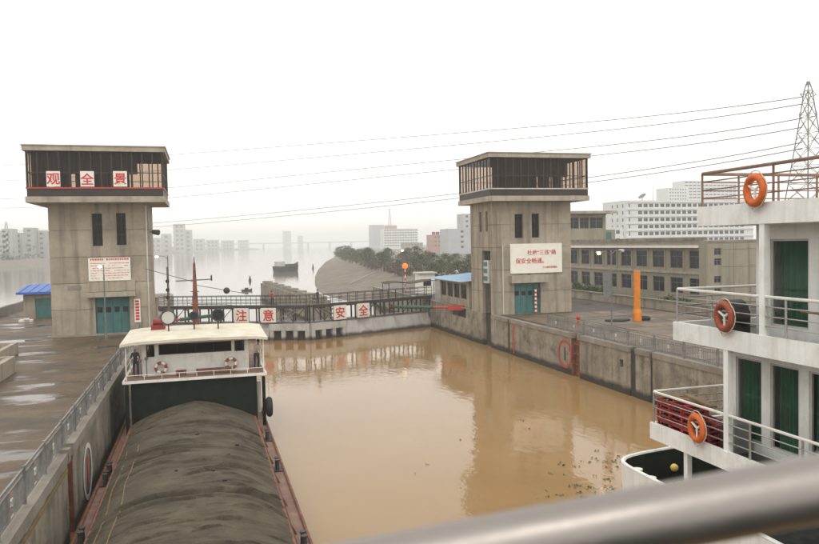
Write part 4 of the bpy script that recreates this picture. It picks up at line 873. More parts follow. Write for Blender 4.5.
p = atZ(313, 268.5, WZ); T = thing('channel_buoy', 'small far buoy right of the hazy cargo boat', 'buoy', (p.x, p.y, WZ)); B().cyl((p.x, p.y, WZ-.3), (p.x, p.y, WZ+.5), .5, .45, 12).build('float', 'dark_steel', T); B().cyl((p.x, p.y, WZ+.5), (p.x, p.y, WZ+2.4), .5, .1, 4).build('cage', 'dark_steel', T)
# ================================================================ pylons and power lines
def pylon(label, c, H, w0, arms):
    T = thing('power_pylon', label, 'pylon', (c.x, c.y, 0), group='power pylons'); N = 11; lev = [H*(1-(1-i/N)**1.25) for i in range(N+1)]
    def wd(z): t = z/H; return w0*(1-t)**1.1*.5+.55 if t < .97 else .2
    cs = lambda z: [Vector((c.x+sx*wd(z), c.y+sy*wd(z), z)) for sx, sy in ((-1, -1), (1, -1), (1, 1), (-1, 1))]
    for k in range(4): B().tube([cs(z)[k] for z in lev], .16, 4).build('leg', 'grey_steel', T)
    for a_, b_ in zip(lev, lev[1:]):
        q = B(); A, C_ = cs(a_), cs(b_)
        for k in range(4): j = (k+1) % 4; q.bar(A[k], C_[j], .12); q.bar(A[j], C_[k], .12); q.bar(C_[k], C_[j], .12)
        q.build('lattice_bay', 'grey_steel', T, kind='stuff')
    for z, l in arms:
        q = B()
        for s in (-1, 1):
            tip = Vector((c.x+s*l, c.y, z+.6)); A = cs(z)
            for k in ((0, 3) if s < 0 else (1, 2)): q.bar(A[k], tip, .14); q.bar(A[k]+Vector((0, 0, 1.6)), tip, .1)
        q.build('cross_arm', 'grey_steel', T)
    return T
c = CAM+ray(808, 200)*220; pylon('steel lattice power pylon behind the cruise ship top deck', c, 53.5, 12, [(49, 3), (43, 3.4), (36, 3.8)])
c2 = CAM+ray(7, 245)*760; pylon('faint distant power pylon on the far left bank', c2, 38, 9, [(34, 5), (29, 6), (24, 5)])
wires = [[(802, 97), (600, 121), (400, 137.5), (168, 155), (-60, 168)], [(805, 103.5), (600, 131), (400, 150), (168, 170), (-60, 183)], [(803, 118), (600, 146), (400, 165), (168, 188), (-60, 199)],
         [(804, 127), (600, 155), (400, 175), (168, 198), (-60, 208)], [(799, 143), (600, 176), (400, 200), (168, 222), (-60, 233)], [(802, 148.5), (600, 181), (400, 204.5), (168, 226), (-60, 237)]]
for k, w in enumerate(wires):
    pts = []; n = 40
    for i in range(n+1):
        t = i/n; x = 802+(-60-802)*t
        for (xa, ya), (xb, yb) in zip(w, w[1:]):
            if xb <= x <= xa: break
        # smooth interpolation of the sagging curve through the four spans
        def lag(x): return sum(yj*math.prod((x-xm)/(xj-xm) for m, (xm, ym) in enumerate(w) if m != j) for j, (xj, yj) in enumerate(w))
        pts.append(CAM+ray(x, lag(x))*(219+480*t))
    tag(B().tube(pts, .15, 5).build('power_line', 'dark_steel'), ['topmost', 'second highest', 'third highest', 'fourth highest', 'second lowest', 'lowest'][k]+' power line crossing the sky from the pylon', 'power line', 'power lines from the pylon')
# ================================================================ people
def person(label, loc, rz, h=1.66, shirt='shirt_pale', pose='stand', hat=None):
    """one continuous figure grown from a jointed skeleton; local x = right, -y = facing"""
    T = thing('person', label, 'person', loc, rz, local=True)
    lean = {'stand': 0, 'lean': .26, 'sit': .1}[pose]
    J = {}; e = []; r = {}
    def j(n, p, rad, par=None): J[n] = Vector(p); r[n] = rad; e.append((par, n)) if par else None
    hip = .93 if pose != 'sit' else .52
    j('pelvis', (0, 0, hip), .135); j('waist', (0, -lean*.25, hip+.17), .12, 'pelvis'); j('chest', (0, -lean*.8, hip+.40), .15, 'waist'); j('neck', (0, -lean*1.15, hip+.55), .06, 'chest'); j('head0', (0, -lean*1.3-.01, hip+.62), .075, 'neck'); j('head1', (0, -lean*1.45-.015, hip+.73), .1, 'head0'); j('crown', (0, -lean*1.45, hip+.80), .08, 'head1')
    for s, n in ((-1, 'l'), (1, 'r')):
        j('sh'+n, (s*.17, -lean*.95, hip+.47), .07, 'chest')
        el = (s*.25, -lean*1.1-.06, hip+.22) if pose != 'stand' else (s*.25, .03, hip+.2)
        wr_ = (s*.16, -lean*1.5-.28, hip+.14) if pose != 'stand' else (s*.26, -.08, hip-.04)
        j('el'+n, el, .05, 'sh'+n); j('wr'+n, wr_, .038, 'el'+n); j('ha'+n, (wr_[0]*.95, wr_[1]-.08, wr_[2]-.03), .04, 'wr'+n)
        if pose == 'sit': j('th'+n, (s*.1, -.05, hip-.02), .1, 'pelvis'); j('kn'+n, (s*.13, -.42, hip-.03), .07, 'th'+n); j('an'+n, (s*.12, -.4, .09), .05, 'kn'+n)
        else: j('th'+n, (s*.1, 0, hip-.1), .1, 'pelvis'); j('kn'+n, (s*.11, -.03-.04*(s > 0), .5), .07, 'th'+n); j('an'+n, (s*.12, .03, .09), .05, 'kn'+n)
        a_ = J['an'+n]; j('to'+n, (a_.x, a_.y-.17, .05), .045, 'an'+n)
    k = h/1.7; ns = list(J); me = bpy.data.meshes.new('body'); me.from_pydata([J[n]*k for n in ns], [(ns.index(a_), ns.index(b_)) for a_, b_ in e], [])
    o = bpy.data.objects.new('tmp', me); COL.objects.link(o); o.modifiers.new('s', 'SKIN'); sk = me.skin_vertices[0].data
    for i, n in enumerate(ns): sk[i].radius = (r[n]*k, r[n]*k); sk[i].use_root = (i == 0)
    o.modifiers.new('u', 'SUBSURF').levels = 2
    dg = bpy.context.evaluated_depsgraph_get(); dg.update(); m2 = bpy.data.meshes.new_from_object(o.evaluated_get(dg)); bpy.data.objects.remove(o)
    for m in ('trousers', shirt, 'skin', 'hair'): m2.materials.append(MT[m])
    for p in m2.polygons:
        z = p.center.z/k; x = abs(p.center.x)/k; p.use_smooth = True
        p.material_index = 0 if z < hip+.03 and x < .2 else 2 if (z > hip+.55 and x < .14) else 1
        if z < .1: p.material_index = 3
        if x > .2 and z < hip+.3 and pose == 'stand' or (pose != 'stand' and p.center.y/k < -lean*1.3-.17 and hip-.1 < z < hip+.4 and x > .06): p.material_index = 2
    b = bpy.data.objects.new('body', m2); COL.objects.link(b); b.parent = T
    hd = J['crown']*k; B().ball((hd.x, hd.y+.012, hd.z-.01), .112*k, 12, 8, 0, (.95, 1.05, .85)).build('hair' if not hat else 'hat', 'hair' if not hat else hat, T, True)
    f = J['head1']*k; q = B()
    for s in (-1, 1): q.ball((s*.035*k, f.y-.088*k, f.z+.015*k), .013*k, 6, 4)
    q.build('eyes', 'hair', T); B().ball((0, f.y-.1*k, f.z-.015*k), .018*k, 6, 4, 0, (.7, 1, 1.3)).build('nose', 'skin', T)
    return T
# ================================================================ barge
from mathutils import noise as mn
BG = thing('cargo_barge', 'long cargo barge moored along the left wall with white wheelhouse', 'barge', (-.65, 28, WZ))
bx0, bx1, DZ = -4.62, 3.28, -2.6
ol = [(bx0+.9, 5), (bx1-.9, 5), (bx1-.25, 9), (bx1, 16), (bx1, 50), (bx1-.7, 53), (bx0+.7, 53), (bx0, 50), (bx0, 16), (bx0+.25, 9)]
B().prism(ol, WZ-1.0, DZ-.02).build('hull', 'barge_hull', BG)
sh_ = [((x-(bx0+bx1)/2)*.996+(bx0+bx1)/2, y) for x, y in ol]; B().prism(sh_, DZ-.018, DZ+.02).build('deck', 'rust_deck', BG)
for X in (bx0, bx1):                                    # gunwale rails
    s = 1 if X == bx1 else -1; B().tube([(X-s*.25, 9, DZ+.07), (X-s*.02, 16, DZ+.07), (X-s*.02, 50, DZ+.07)], .06, 6).build('gunwale', 'rust', BG)
q = B(); face(q, 'x', -4.0, .12, 9, 41.6, DZ+.02, -1.95); face(q, 'x', 2.62, -.12, 9, 41.6, DZ+.02, -1.95); face(q, 'y', 9, .12, -3.88, 2.5, DZ+.02, -1.95); q.build('hold_coaming', 'rust', BG)
for i in range(11): 
    for X, s in ((2.62, 1), (-4.0, -1)): y = 11+i*2.9; B().add([(X, y, DZ+.02), (X+s*.3, y, DZ+.02), (X, y, -2.0), (X, y+.05, DZ+.02), (X+s*.3, y+.05, DZ+.02), (X, y+.05, -2.0)], [(0, 1, 2), (3, 4, 5), (0, 1, 4, 3), (1, 2, 5, 4), (2, 0, 3, 5)]).build('coaming_bracket', 'rust', BG)
# tarpaulin over the cargo: sagging, wrinkled across
NX, NY = 72, 1250; q = B(); y0_, y1_ = 9, 41.75; NN = Vector
CRR = random.Random(21); CR = {}
for c_ in range(56, 262):                                # creases across the sheet: place, height, width, centre, reach, skew
    if CRR.random() < .86: CR[c_] = (c_*.16+CRR.uniform(-.3, .3), CRR.choice((.04, .06, .09, .13)), CRR.choice((.04, .05, .07, .1)), CRR.uniform(-3.8, 2.6), CRR.choice((.5, .8, 1.2, 2.2)), CRR.uniform(-2.6, 2.6))
CR[167] = (26.7, .24, .2, -.6, 4.2, .2); CR[163] = (26.1, .14, .12, -1.6, 3, .6)
for j in range(NY+1):
    y = y0_+(y1_-y0_)*j/NY
    rg = -1.05+.16*mn.noise(NN((0, y*.16, 3)))+.1*mn.noise(NN((5, y*.5, 1)))+(.16*max(0, (y-37)/4.75))
    for i in range(NX+1):
        u = -1+2*i/NX; x = -.69+u*3.46
        pk = max(0, (y-34)/7.7)
        sh0 = (1-abs(u)**2.7); tri = (1-abs(u)); prof = sh0*(1-.55*pk)+tri*.55*pk
        z = -2.12+(rg+2.12)*prof*(1+.06*mn.noise(NN((x*.5, y*.35, 9))))
        fold = 0
        yy = y+.55*mn.noise(NN((x*.35, y*.12, 4)))+.22*abs(u)**1.5*1.3
        fold += .02*mn.noise(NN((x*.7, yy*1.1, 7)))
        jc = int(y/.16)
        for c_ in range(max(0, jc-5), jc+6):
            if c_ not in CR: continue
            yc, a_, wd_, xc, xw, sk = CR[c_]
            d_ = y-yc-.34*mn.noise(NN((x*.5, yc*3, 2)))-.09*mn.noise(NN((x*1.9, yc*5, 8)))-sk*(x-xc)*.1+.2*abs(u)**2
            if abs(d_) > .6: continue
            fd = max(0, 1-((x-xc)/xw)**2)
            fold += fd*a_*(.8*math.exp(-(max(0, d_)/(wd_*1.7))**2) if d_ > 0 else .8*math.exp(-(d_/(wd_*.45))**2))-fd*a_*.7*math.exp(-((d_+wd_*.8)/(wd_*.5))**2)
        edge = 1-max(0, (abs(u)-.9)/.1)
        z += fold*edge+.02*mn.noise(NN((x*2.5, y*2.5, 0)))
        z = z if abs(u) < .985 else -2.38+.05*mn.noise(NN((0, y*2, u)))
        q.v.append((x, y, z))
q.f = [(j*(NX+1)+i, j*(NX+1)+i+1, (j+1)*(NX+1)+i+1, (j+1)*(NX+1)+i) for j in range(NY) for i in range(NX)]; q.m = [0]*len(q.f)
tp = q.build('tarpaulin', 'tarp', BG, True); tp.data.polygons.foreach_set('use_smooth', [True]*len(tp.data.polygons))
def tz(x, y):
    i = min(NX, max(0, round((x+.69+3.46)/6.92*NX))); j = min(NY, max(0, round((y-y0_)/(y1_-y0_)*NY))); return q_t[j*(NX+1)+i][2]
q_t = q.v
for X in (-3.55, -3.05): B().tube([(X+.05*math.sin(y), y, tz(X, y)+.03) for y in [12+k*.5 for k in range(48)]], .022, 5).build('lashing_rope', 'brown_line', tp)
for i, (px, py) in enumerate(((160, 447), (208, 467), (213, 470), (225, 478), (197, 433), (176, 470), (237, 440), (228, 452))):
    r_ = ray(px, py); t = (-1.0-CAM.z)/r_.z; p = CAM+r_*t
    B().obox((p.x, p.y, tz(p.x, p.y)+.03), (.16 if i else .12, .09, .05), i).build('patch', 'rubber' if i else 'yellow', tp)
# bollards and fairleads
def bitt(x, y):
    q = B(); q.box(x-.22, x+.22, y-.35, y+.35, DZ+.02, DZ+.07)
    for dy in (-.2, .2): q.cyl((x, y+dy, DZ+.07), (x, y+dy, DZ+.5), .09, .08, 10); q.cyl((x, y+dy, DZ+.5), (x, y+dy, DZ+.55), .12, .12, 10)
    q.build('bitts', 'dark_steel', BG, True)
for x, y in ((2.98, 33.2), (2.98, 24.2), (2.98, 38.5), (-4.32, 33.6), (-4.32, 27.0), (-4.32, 35.0)): bitt(x, y)
# accommodation block
A0 = 41.75; WD = .5
q = B(); face(q, 'y', A0+.2, .15, -3.95, 2.75, DZ+.02, .3); face(q, 'x', -3.95, .15, A0+.35, 51, DZ+.02, .2, [(43, 44, -1.9, -.1)]); face(q, 'x', 2.75, -.15, A0+.35, 51, DZ+.02, .3, [(43, 44, -1.9, -.1)]); face(q, 'y', 51, .15, -3.95, 2.75, DZ+.02, .2); q.build('lower_house', 'barge_green', BG)
ud = B().box(-4.35, 3.3, A0-.1, 51.2, .3, .44).build('upper_deck', 'white_paint', BG); B().box(-4.25, 3.2, A0+.02, 51.1, .44, .47).build('deck_covering', 'rust_deck', ud)
for x in (-4.15, 3.12): B().cyl((x, A0+.1, DZ), (x, A0+.1, .2), .1, None, 10).build('support_post', 'barge_green', BG, True)
B().box(2.78, 3.0, A0+.5, A0+.56, -1.9, -.15).build('side_door', 'dirty_white', BG); B().box(-4.2, -4.0, A0+.5, A0+.56, -1.7, -.3).build('side_door', 'dirty_white', BG)
CY = 42.75; wx0, wx1 = atY(141.6, 350, CY).x, atY(248.5, 350, CY).x
def rY(a_, b_, c_, d_): r_ = rectY(a_, b_, c_, d_, CY); return r_
wz0, wz1 = 1.62, 2.22; wops = [(atY(146, 350, CY).x, atY(154.5, 350, CY).x, wz0-.08, wz1), (atY(158.5, 350, CY).x, atY(231.5, 350, CY).x, wz0, wz1), (atY(234.5, 350, CY).x, atY(244.5, 350, CY).x, wz0-.02, wz1)]
q = B(); face(q, 'y', CY, .1, wx0, wx1, .47, 2.35, wops); face(q, 'y', 47.2, .1, wx0, wx1, .47, 2.35, [(wx0+1, wx1-1, 1.5, 2.2)]); face(q, 'x', wx0, .1, CY+.1, 47.2, .47, 2.35, [(43.4, 44.1, .5, 2.2), (44.6, 46.6, 1.5, 2.2)]); face(q, 'x', wx1, -.1, CY+.1, 47.2, .47, 2.35, [(43.4, 44.1, .5, 2.2), (44.6, 46.6, 1.5, 2.2)])
wh = q.build('wheelhouse', 'white_paint', BG)
for w in wops:
    f = B()
    for a_, b_, c_, d_ in ((w[0], w[1], w[2], w[2]+.05), (w[0], w[1], w[3]-.05, w[3]), (w[0], w[0]+.05, w[2]+.05, w[3]-.05), (w[1]-.05, w[1], w[2]+.05, w[3]-.05)): f.box(a_, b_, CY+.02, CY+.08, c_, d_)
    n = max(0, round((w[1]-w[0])/.9)-1)
    for i in range(n): x = w[0]+(w[1]-w[0])*(i+1)/(n+1); f.box(x-.02, x+.02, CY+.03, CY+.07, w[2]+.05, w[3]-.05)
    fr = f.build('window', 'cabin_dark', wh); B().box(w[0]+.02, w[1]-.02, CY+.045, CY+.053, w[2]+.02, w[3]-.02).build('pane', 'cabin_glass', fr)
B().box(wx0+.3, wx1-.3, 45.6, 45.7, .5, 2.3).build('cabin_partition', 'interior', wh); B().box(wx0+.8, wx1-.8, 43.1, 43.5, .5, 1.4).build('helm_console', 'wood', wh)
# cambered roof
q = B(); n = 12; rx0, rx1, ry0, ry1 = -4.4, 3.38, 41.45, 47.6
for j in range(2):
    y = (ry0, ry1)[j]
    for i in range(n+1): u = -1+2*i/n; x = rx0+(rx1-rx0)*i/n; z = 2.38+.09*(1-u*u)+.12*j-(.06 if abs(u) == 1 else 0); q.v.append((x, y, z)); q.v.append((x, y, z+.15))
k = 2*(n+1)
for i in range(n): q.f += [(2*i, 2*i+2, k+2*i+2, k+2*i), (2*i+1, 2*i+3, k+2*i+3, k+2*i+1), (2*i, 2*i+1, 2*i+3, 2*i+2), (k+2*i, k+2*i+1, k+2*i+3, k+2*i+2)]
q.f += [(0, 1, k+1, k), (2*n, 2*n+1, k+2*n+1, k+2*n)]; q.m = [0]*len(q.f); RFO = q.build('wheelhouse_roof', 'cream_roof', BG, True)
for x in (-4.15, 3.15):
    for y in (A0+.1, 44.4, 47.3): B().cyl((x, y, .44), (x, y, 2.42), .035, None, 6).build('roof_post', 'white_paint', BG)
for z in (.8, 1.15, 1.5):                               # deck-side rails, open at the front
    for x in (-4.15, 3.15): B().cyl((x, A0+.1, z), (x, 47.3, z), .02, None, 6).build('side_rail', 'white_paint', BG)
for i in range(9): x = -4.15+7.3*i/8; B().cyl((x, A0+.05, .44), (x, A0+.05, .72), .018, None, 6).build('front_rail_post', 'white_paint', BG)
B().cyl((-4.15, A0+.05, .72), (3.15, A0+.05, .72), .02, None, 6).build('front_rail', 'white_paint', BG)
for x, a_ in ((wx0-.08, 0), (wx0+.25, 1)): B().cyl((x, CY-.3, .47), (x, CY-.3, 1.35+.1*a_), .035, None, 6).ball((x, CY-.3, 1.42+.1*a_), .1).build('vent_pipe', 'rail_grey', BG)
# boxes and benches standing on the wheelhouse deck
for i, (px, w, lb) in enumerate(((181, .55, 'small brown crate on the wheelhouse deck under the long window'), (210, 1.5, 'low brown bench on the wheelhouse deck'), (228, .4, 'small brown box right of the bench on the wheelhouse deck'))):
    x = atY(px, 368, 42.35).x; T = thing('deck_crate', lb, 'crate', (x, 42.35, .47)); h = .3
    B().box(x-w/2, x+w/2, 42.2, 42.5, .47+h-.05, .47+h).build('lid', 'rust', T)
    for s in (-1, 1): B().box(x+s*(w/2-.05)-.04, x+s*(w/2-.05)+.04, 42.22, 42.48, .47, .47+h-.05).build('side', 'rust', T)
    B().box(x-w/2+.1, x+w/2-.1, 42.3, 42.34, .52, .47+h-.06).build('board', 'wood', T)
def liferibbon(c, ax, R, r, mats, label, wrap, n=24, group=None, tilt=0):
    T = thing('life_ring', label, 'life ring', (c[0], c[1], c[2]-R-r), group=group)
    B().torus(c, ax, R, r, n, 10).build('ring', mats[0], T, True)
    for k in range(4): t = math.pi/4+k*math.pi/2+tilt; B().torus(c, ax, R, r*1.06, 5, 10, 0, t-.26*wrap, t+.26*wrap).build('band', mats[1], T, True)
    a_ = Vector(ax).normalized(); u = a_.cross(Vector((0, 0, 1))).normalized(); v = u.cross(a_); pts = []
    for i in range(33): t = 2*math.pi*i/32+math.pi/4+tilt; k = R+r*(1.1+.5*abs(math.sin(2*(t-math.pi/4-tilt)))); pts.append(Vector(c)+(u*math.cos(t)+v*math.sin(t))*k)
    B().tube(pts, .012, 5).build('grab_line', 'rope', T); return T
for px, py, l in ((161, 367.5, 'red and white life ring left on the barge wheelhouse front'), (231, 366, 'red and white life ring right on the barge wheelhouse front')):
    c = atY(px, py, 42.52); liferibbon((c.x, 42.52, .95), (0, -1, 0), .27, .075, ('sign_white', 'ring_red'), l, 1.55, tilt=.5 if px < 200 else 0)
# mast with yard, floodlights, wires on the roof
MA = thing('barge_mast', 'red tapering barge mast with a crossbar behind the wheelhouse roof', 'mast', (-.52, 47.8, .44)); mx_, my_ = -.52, 47.8
B().add([(mx_-.3, my_-.25, .44), (mx_+.3, my_-.25, .44), (mx_+.3, my_+.25, .44), (mx_-.3, my_+.25, .44), (mx_-.07, my_-.07, 6.6), (mx_+.07, my_-.07, 6.6), (mx_+.07, my_+.07, 6.6), (mx_-.07, my_+.07, 6.6)], [(0, 3, 2, 1), (4, 5, 6, 7), (0, 1, 5, 4), (1, 2, 6, 5), (2, 3, 7, 6), (3, 0, 4, 7)]).build('pole', 'rust', MA)
B().cyl((mx_, my_, 6.6), (mx_, my_, 7.0), .04, .02, 6).build('tip', 'dark_steel', MA)
B().cyl((-1.65, my_, 5.5), (.55, my_, 5.55), .04, None, 6).build('crossbar', 'grey_steel', MA); B().cyl((.5, my_, 5.45), (.5, my_, 5.8), .05, None, 6).build('lamp', 'dark_steel', MA)
for z in (3.2, 4.0, 4.8): B().box(mx_-.26, mx_+.26, my_-.3, my_-.26, z, z+.05).build('rung', 'dark_red', MA)
for pts in ([(mx_, my_, 5.4), (-2.6, 51, 5.9), (-3.8, 52.5, 6.2)], [(mx_+.1, my_, 5.2), (1.6, 51, 4.6), (3.0, 53, 4.2)], [(mx_, my_, 4.0), (1.4, 49, 3.8), (3, 50.9, 3.4)]): B().tube(pts, .02, 5).build('stay_wire', 'dark_steel', MA)
B().ball((1.5, 50.8, 4.62), .22, 8, 6).build('block', 'dark_steel', MA)
def flood(label, x, y, z, r, m):
    T = thing('floodlight', label, 'floodlight', (x, y, 2.6), group='floodlights on the wheelhouse roof'); B().cyl((x, y+.1, 2.6), (x, y+.1, z-r), .04).build('stand', 'dark_steel', T)
    B().cyl((x, y-.05, z), (x, y+.35, z), r, r*.55, 16).build('housing', 'grey_steel', T, True); B().cyl((x, y-.075, z), (x, y-.051, z), r*.88, r*.88, 16).build('lens', m, T); B().torus((x, y-.05, z), (0, 1, 0), r*.95, .05, 18, 6).build('rim', 'dark_steel', T, True)
flood('large pale round floodlight on the wheelhouse roof left of the mast', -2.05, 45, 3.5, .42, 'dirty_white'); flood('small dark round floodlight just before the barge mast', -.6, 45.2, 3.5, .26, 'window_dark'); flood('dark round floodlight on the roof right of the mast', .78, 45, 3.52, .36, 'window_dark')
T = thing('red_winch', 'red winch box on the wheelhouse roof beside the pale floodlight', 'winch', (-2.7, 46.4, 2.6)); B().box(-3.1, -2.3, 46.1, 46.8, 2.62, 2.95).build('base', 'dark_red', T); B().cyl((-3.0, 46.45, 3.1), (-2.4, 46.45, 3.1), .2, None, 10).build('drum', 'dark_red', T)
# big tyre fender at the quarter
c = Vector((3.36, 41.35, -1.45)); T = thing('tyre_fender', 'big black tyre fender hung at the barge corner', 'tyre', (c.x, c.y, c.z-.7)); B().torus(c, (1, 0, 0), .4, .17, 20, 10).build('tyre', 'rubber', T, True); B().tube([(3.36, 41.4, .3), (3.36, 41.35, -.9)], .025, 5).build('rope', 'rope', T)
person('barge crew member in a pale shirt leaning at the right rail', (2.85, 43.2, .47), .3, 1.62, 'shirt_pale', 'lean'); person('barge crew member in a white cap at the left rail', (-3.75, 43.0, .47), 0, 1.6, 'shirt_dark', 'lean', 'sign_white')
wk = HR.lerp(AP, .78)
person('person in dark clothes walking on the gate walkway near its middle', (atY(317.5, 300, 84.8).x, 84.75, .62), .4, 1.68, 'shirt_dark'); person('person in a red shirt leaning on the left gate walkway rail', (atY(272.5, 300, 85.6).x, 85.75, .62), -.3, 1.66, 'shirt_red', 'lean')
# ================================================================ cruise ship on the right
SX = 11.7; CS = thing('cruise_ship', 'white three decked cruise ship with green curtained cabins', 'ship', (14.5, 8, WZ))
decks = [(2.10, 2.55, 17.35), (4.95, 5.42, 16.3), (7.86, 8.33, 15.3)]
for z0, z1, yf in decks:
    q = B(); face(q, 'x', SX, .1, 1, yf, z0, z1); face(q, 'y', yf, -.1, SX+.1, 20, z0, z1); dk = q.build('fascia', 'ship_white', CS)
    B().box(SX+.1, 20, 1, yf-.1, z0+.12, z0+.26).build('deck_plate', 'dark_steel' if z1 < 8 else 'ship_white', dk)
# hull with blunt bow and dark well deck
ol = [(SX+.05, 1), (SX+.03, 18.3), (SX+.05, 18.65), (SX+.11, 18.95), (SX+.22, 19.18), (SX+.4, 19.36), (SX+.65, 19.48), (12.9, 19.64), (14.3, 19.85), (17.5, 20), (20, 19.5), (20, 1)]
def ins(p, k): c = Vector((16, 10)); return tuple(c+(Vector(p)-c)*k)
q = B(); n = len(ol); zt_ = .93
for p in ol: q.v += [(p[0]+(.0), p[1], zt_), (p[0]+.25, p[1]-.1, WZ-1), ]
for p in ol: a_ = (p[0]+(.09 if p[0] < 15 else -.09), p[1]-.09); q.v += [(*a_, zt_), (*a_, -.15)]
for i in range(n-1): q.f += [(2*i, 2*i+2, 2*i+3, 2*i+1), (2*n+2*i, 2*n+2*i+1, 2*n+2*i+3, 2*n+2*i+2), (2*i, 2*n+2*i, 2*n+2*i+2, 2*i+2)]; 
q.m = [0, 1, 0]*(n-1)
hl = q.build('hull', ['ship_white', 'barge_green'], CS); B().tube([(p[0]+.04, p[1]-.04, zt_+.02) for p in ol[:-1]], .05, 8).build('bulwark_rail', 'ship_white', hl, True)
B().prism([(p[0]+(.3 if p[0] < 15 else -.3), p[1]-.15) for p in ol], -.4, -.15).build('well_deck', 'barge_green', hl)
for x, y in ((12.28, 18.85), (12.2, 18.05)): B().cyl((x, y, .69), (x, y, .74), .15, .15, 16).cyl((x, y, -.15), (x, y, .69), .1, .1, 10).build('mooring_bollard', 'sign_white', hl, True)
B().ball((13.62, 18.95, .6), .12, 10, 8).build('deck_lamp', 'yellow', hl, True); B().cyl((13.62, 18.95, -.15), (13.62, 18.95, .5), .05).build('lamp_post', 'barge_green', hl)
B().box(13.0, 14.6, 16.9, 17.5, -.15, .25).box(13.3, 15.2, 18.0, 18.5, -.15, .3).build('windlass', 'barge_green', hl)
for px, zlo, zhi, yy in ((690, -.15, 2.1, 15.95),): B().box(SX+.1, SX+.24, yy-.07, yy+.07, zlo, zhi).build('deck_column', 'ship_white', CS)
for zlo, zhi, ys in ((2.22, 4.95, (14.35, 9.6, 5)), (5.08, 7.86, (13.2, 8.4, 4))):
    for yy in ys: B().box(SX+.02, SX+.17, yy-.075, yy+.075, zlo, zhi).build('deck_column', 'ship_white', CS)
# cabins set back behind the side walkway
WX = 12.72
def cabins(z0, z1, yf, wins, sill, head, tag_):
    q = B(); face(q, 'x', WX, .12, 1, yf, z0, z1, [(a_, b_, sill, head) for a_, b_ in wins]); face(q, 'y', yf, -.12, WX+.12, 20, z0, z1); q.build('cabin_wall', 'ship_white', CS)
    for a_, b_ in wins:
        f = B(); e = .05
        for u0, u1, v0, v1 in ((a_, b_, sill, sill+e), (a_, b_, head-e, head), (a_, a_+e, sill+e, head-e), (b_-e, b_, sill+e, head-e)): f.box(WX+.03, WX+.09, u0, u1, v0, v1)
        w = f.build('window', 'dirty_white', CS); B().box(WX+.055, WX+.063, a_+.02, b_-.02, sill+.02, head-.02).build('pane', 'ship_glass', w)
        q = B(); n = 26; off = random.uniform(0, 3); gap = random.uniform(.86, 1)
        for i in range(n+1): u = a_+.04+(b_-a_-.08)*(.02+gap*.98*i/n); q.v += [(WX+.16+.05*math.sin(i*1.25+off)+.03*math.sin(i*.5), u, sill-.1), (WX+.16+.045*math.sin(i*1.25+off+.3), u, head+.05)]
        q.f = [(2*i, 2*i+2, 2*i+3, 2*i+1) for i in range(n)]; q.m = [0]*n; q.build('curtain', 'curtain', w, True)
    B().box(WX+2.2, WX+2.3, 1, yf-.2, z0, z1).build('cabin_back', 'interior', CS)
cabins(2.36, 4.94, 15.5, [(13.2-1.14*k+1.13, 13.2-1.14*k+2.0, 0, 0)[:2] for k in range(0, 10)], 2.6, 4.62, 0)
cabins(5.21, 7.85, 14.5, [(12.93-1.5*k, 14.05-1.5*k) for k in range(0, 7)], 5.5, 7.52, 0)
# railings along the deck edges
def shiprail(z, yf, h, mat, ys, rows, x_end=16.5):
    T = B(); X = SX+.06
    B().tube([(X, 1, z+h), (X, yf-.12, z+h), (X+.06, yf-.05, z+h), (x_end, yf-.05, z+h)], .035 if mat != 'rail_brown' else .04, 8).build('hand_rail', mat if mat == 'rail_brown' else 'white_paint', CS, True)
    for i in range(rows): zz = z+h*(i+1)/(rows+1); B().tube([(X, 1, zz), (X, yf-.12, zz), (X+.06, yf-.05, zz), (x_end, yf-.05, zz)], .016, 6).build('mid_rail', mat, CS, True)
    for y in ys: B().cyl((X, y, z), (X, y, z+h), .026, None, 8).build('rail_post', mat, CS, True)
    for k in range(4): x = X+1.1+k*1.2; B().cyl((x, yf-.05, z), (x, yf-.05, z+h), .026, None, 8).build('rail_post', mat, CS, True)
shiprail(2.55, 17.35, .85, 'chrome', [17.25, 13.6, 12.1, 10.6, 9, 7.5], 3); shiprail(5.42, 16.3, .85, 'chrome', [16.2, 12.55, 11, 9.5, 8], 3); shiprail(8.33, 15.3, .8, 'rail_brown', [15.2, 12.9, 10.4, 8], 3)
# inner railing further back on the top deck
q = B()
for zz in (8.62, 8.95): q.tube([(SX+1.9, 13.6, zz), (SX+1.9, 5, zz)], .025, 6)
q.build('inner_rail', 'rail_brown', CS, True)
for y in (13.6, 12.2, 10.8, 9.4): B().cyl((SX+1.9, y, 8.1), (SX+1.9, y, 8.97), .025, None, 6).build('inner_rail_post', 'rail_brown', CS)
B().tube([(SX+.3, 12.4, 6.0), (SX+.3, 8, 5.95)], .025, 6).build('brass_rail', 'brown_line', CS)
for i, (px, py, z, l, m) in enumerate(((697, 428, 0, 'bright orange life ring hung on the lowest deck rail', 'ring_orange'), (724.5, 316.5, 0, 'faded orange life ring hung on the middle deck rail', 'ring_red'), (755, 190, 0, 'orange life ring hung on the top deck rail', 'ring_orange'))):
    c = atX(px, py, SX-.1); T = liferibbon((SX-.1, c.y, c.z), (-1, .12, .0), .285, .085, ('ring_orange' if i != 1 else 'ring_red', 'ring_orange' if i != 1 else 'ring_red'), l, .5, group='life rings on the cruise ship')
    q = B()
    for t in (.5, 2.6, 4.7): q.tube([(SX-.1, c.y, c.z), (SX-.1, c.y+.28*math.cos(t), c.z+.28*math.sin(t))], .03, 6)
    q.build('line_coil', 'sign_white', T)
    B().tube([(SX-.12, c.y-.12+.24*k/8, c.z-.36-.1*math.sin(math.pi*k/8)) for k in range(9)], .012, 5).build('hanging_line', 'rope', T)
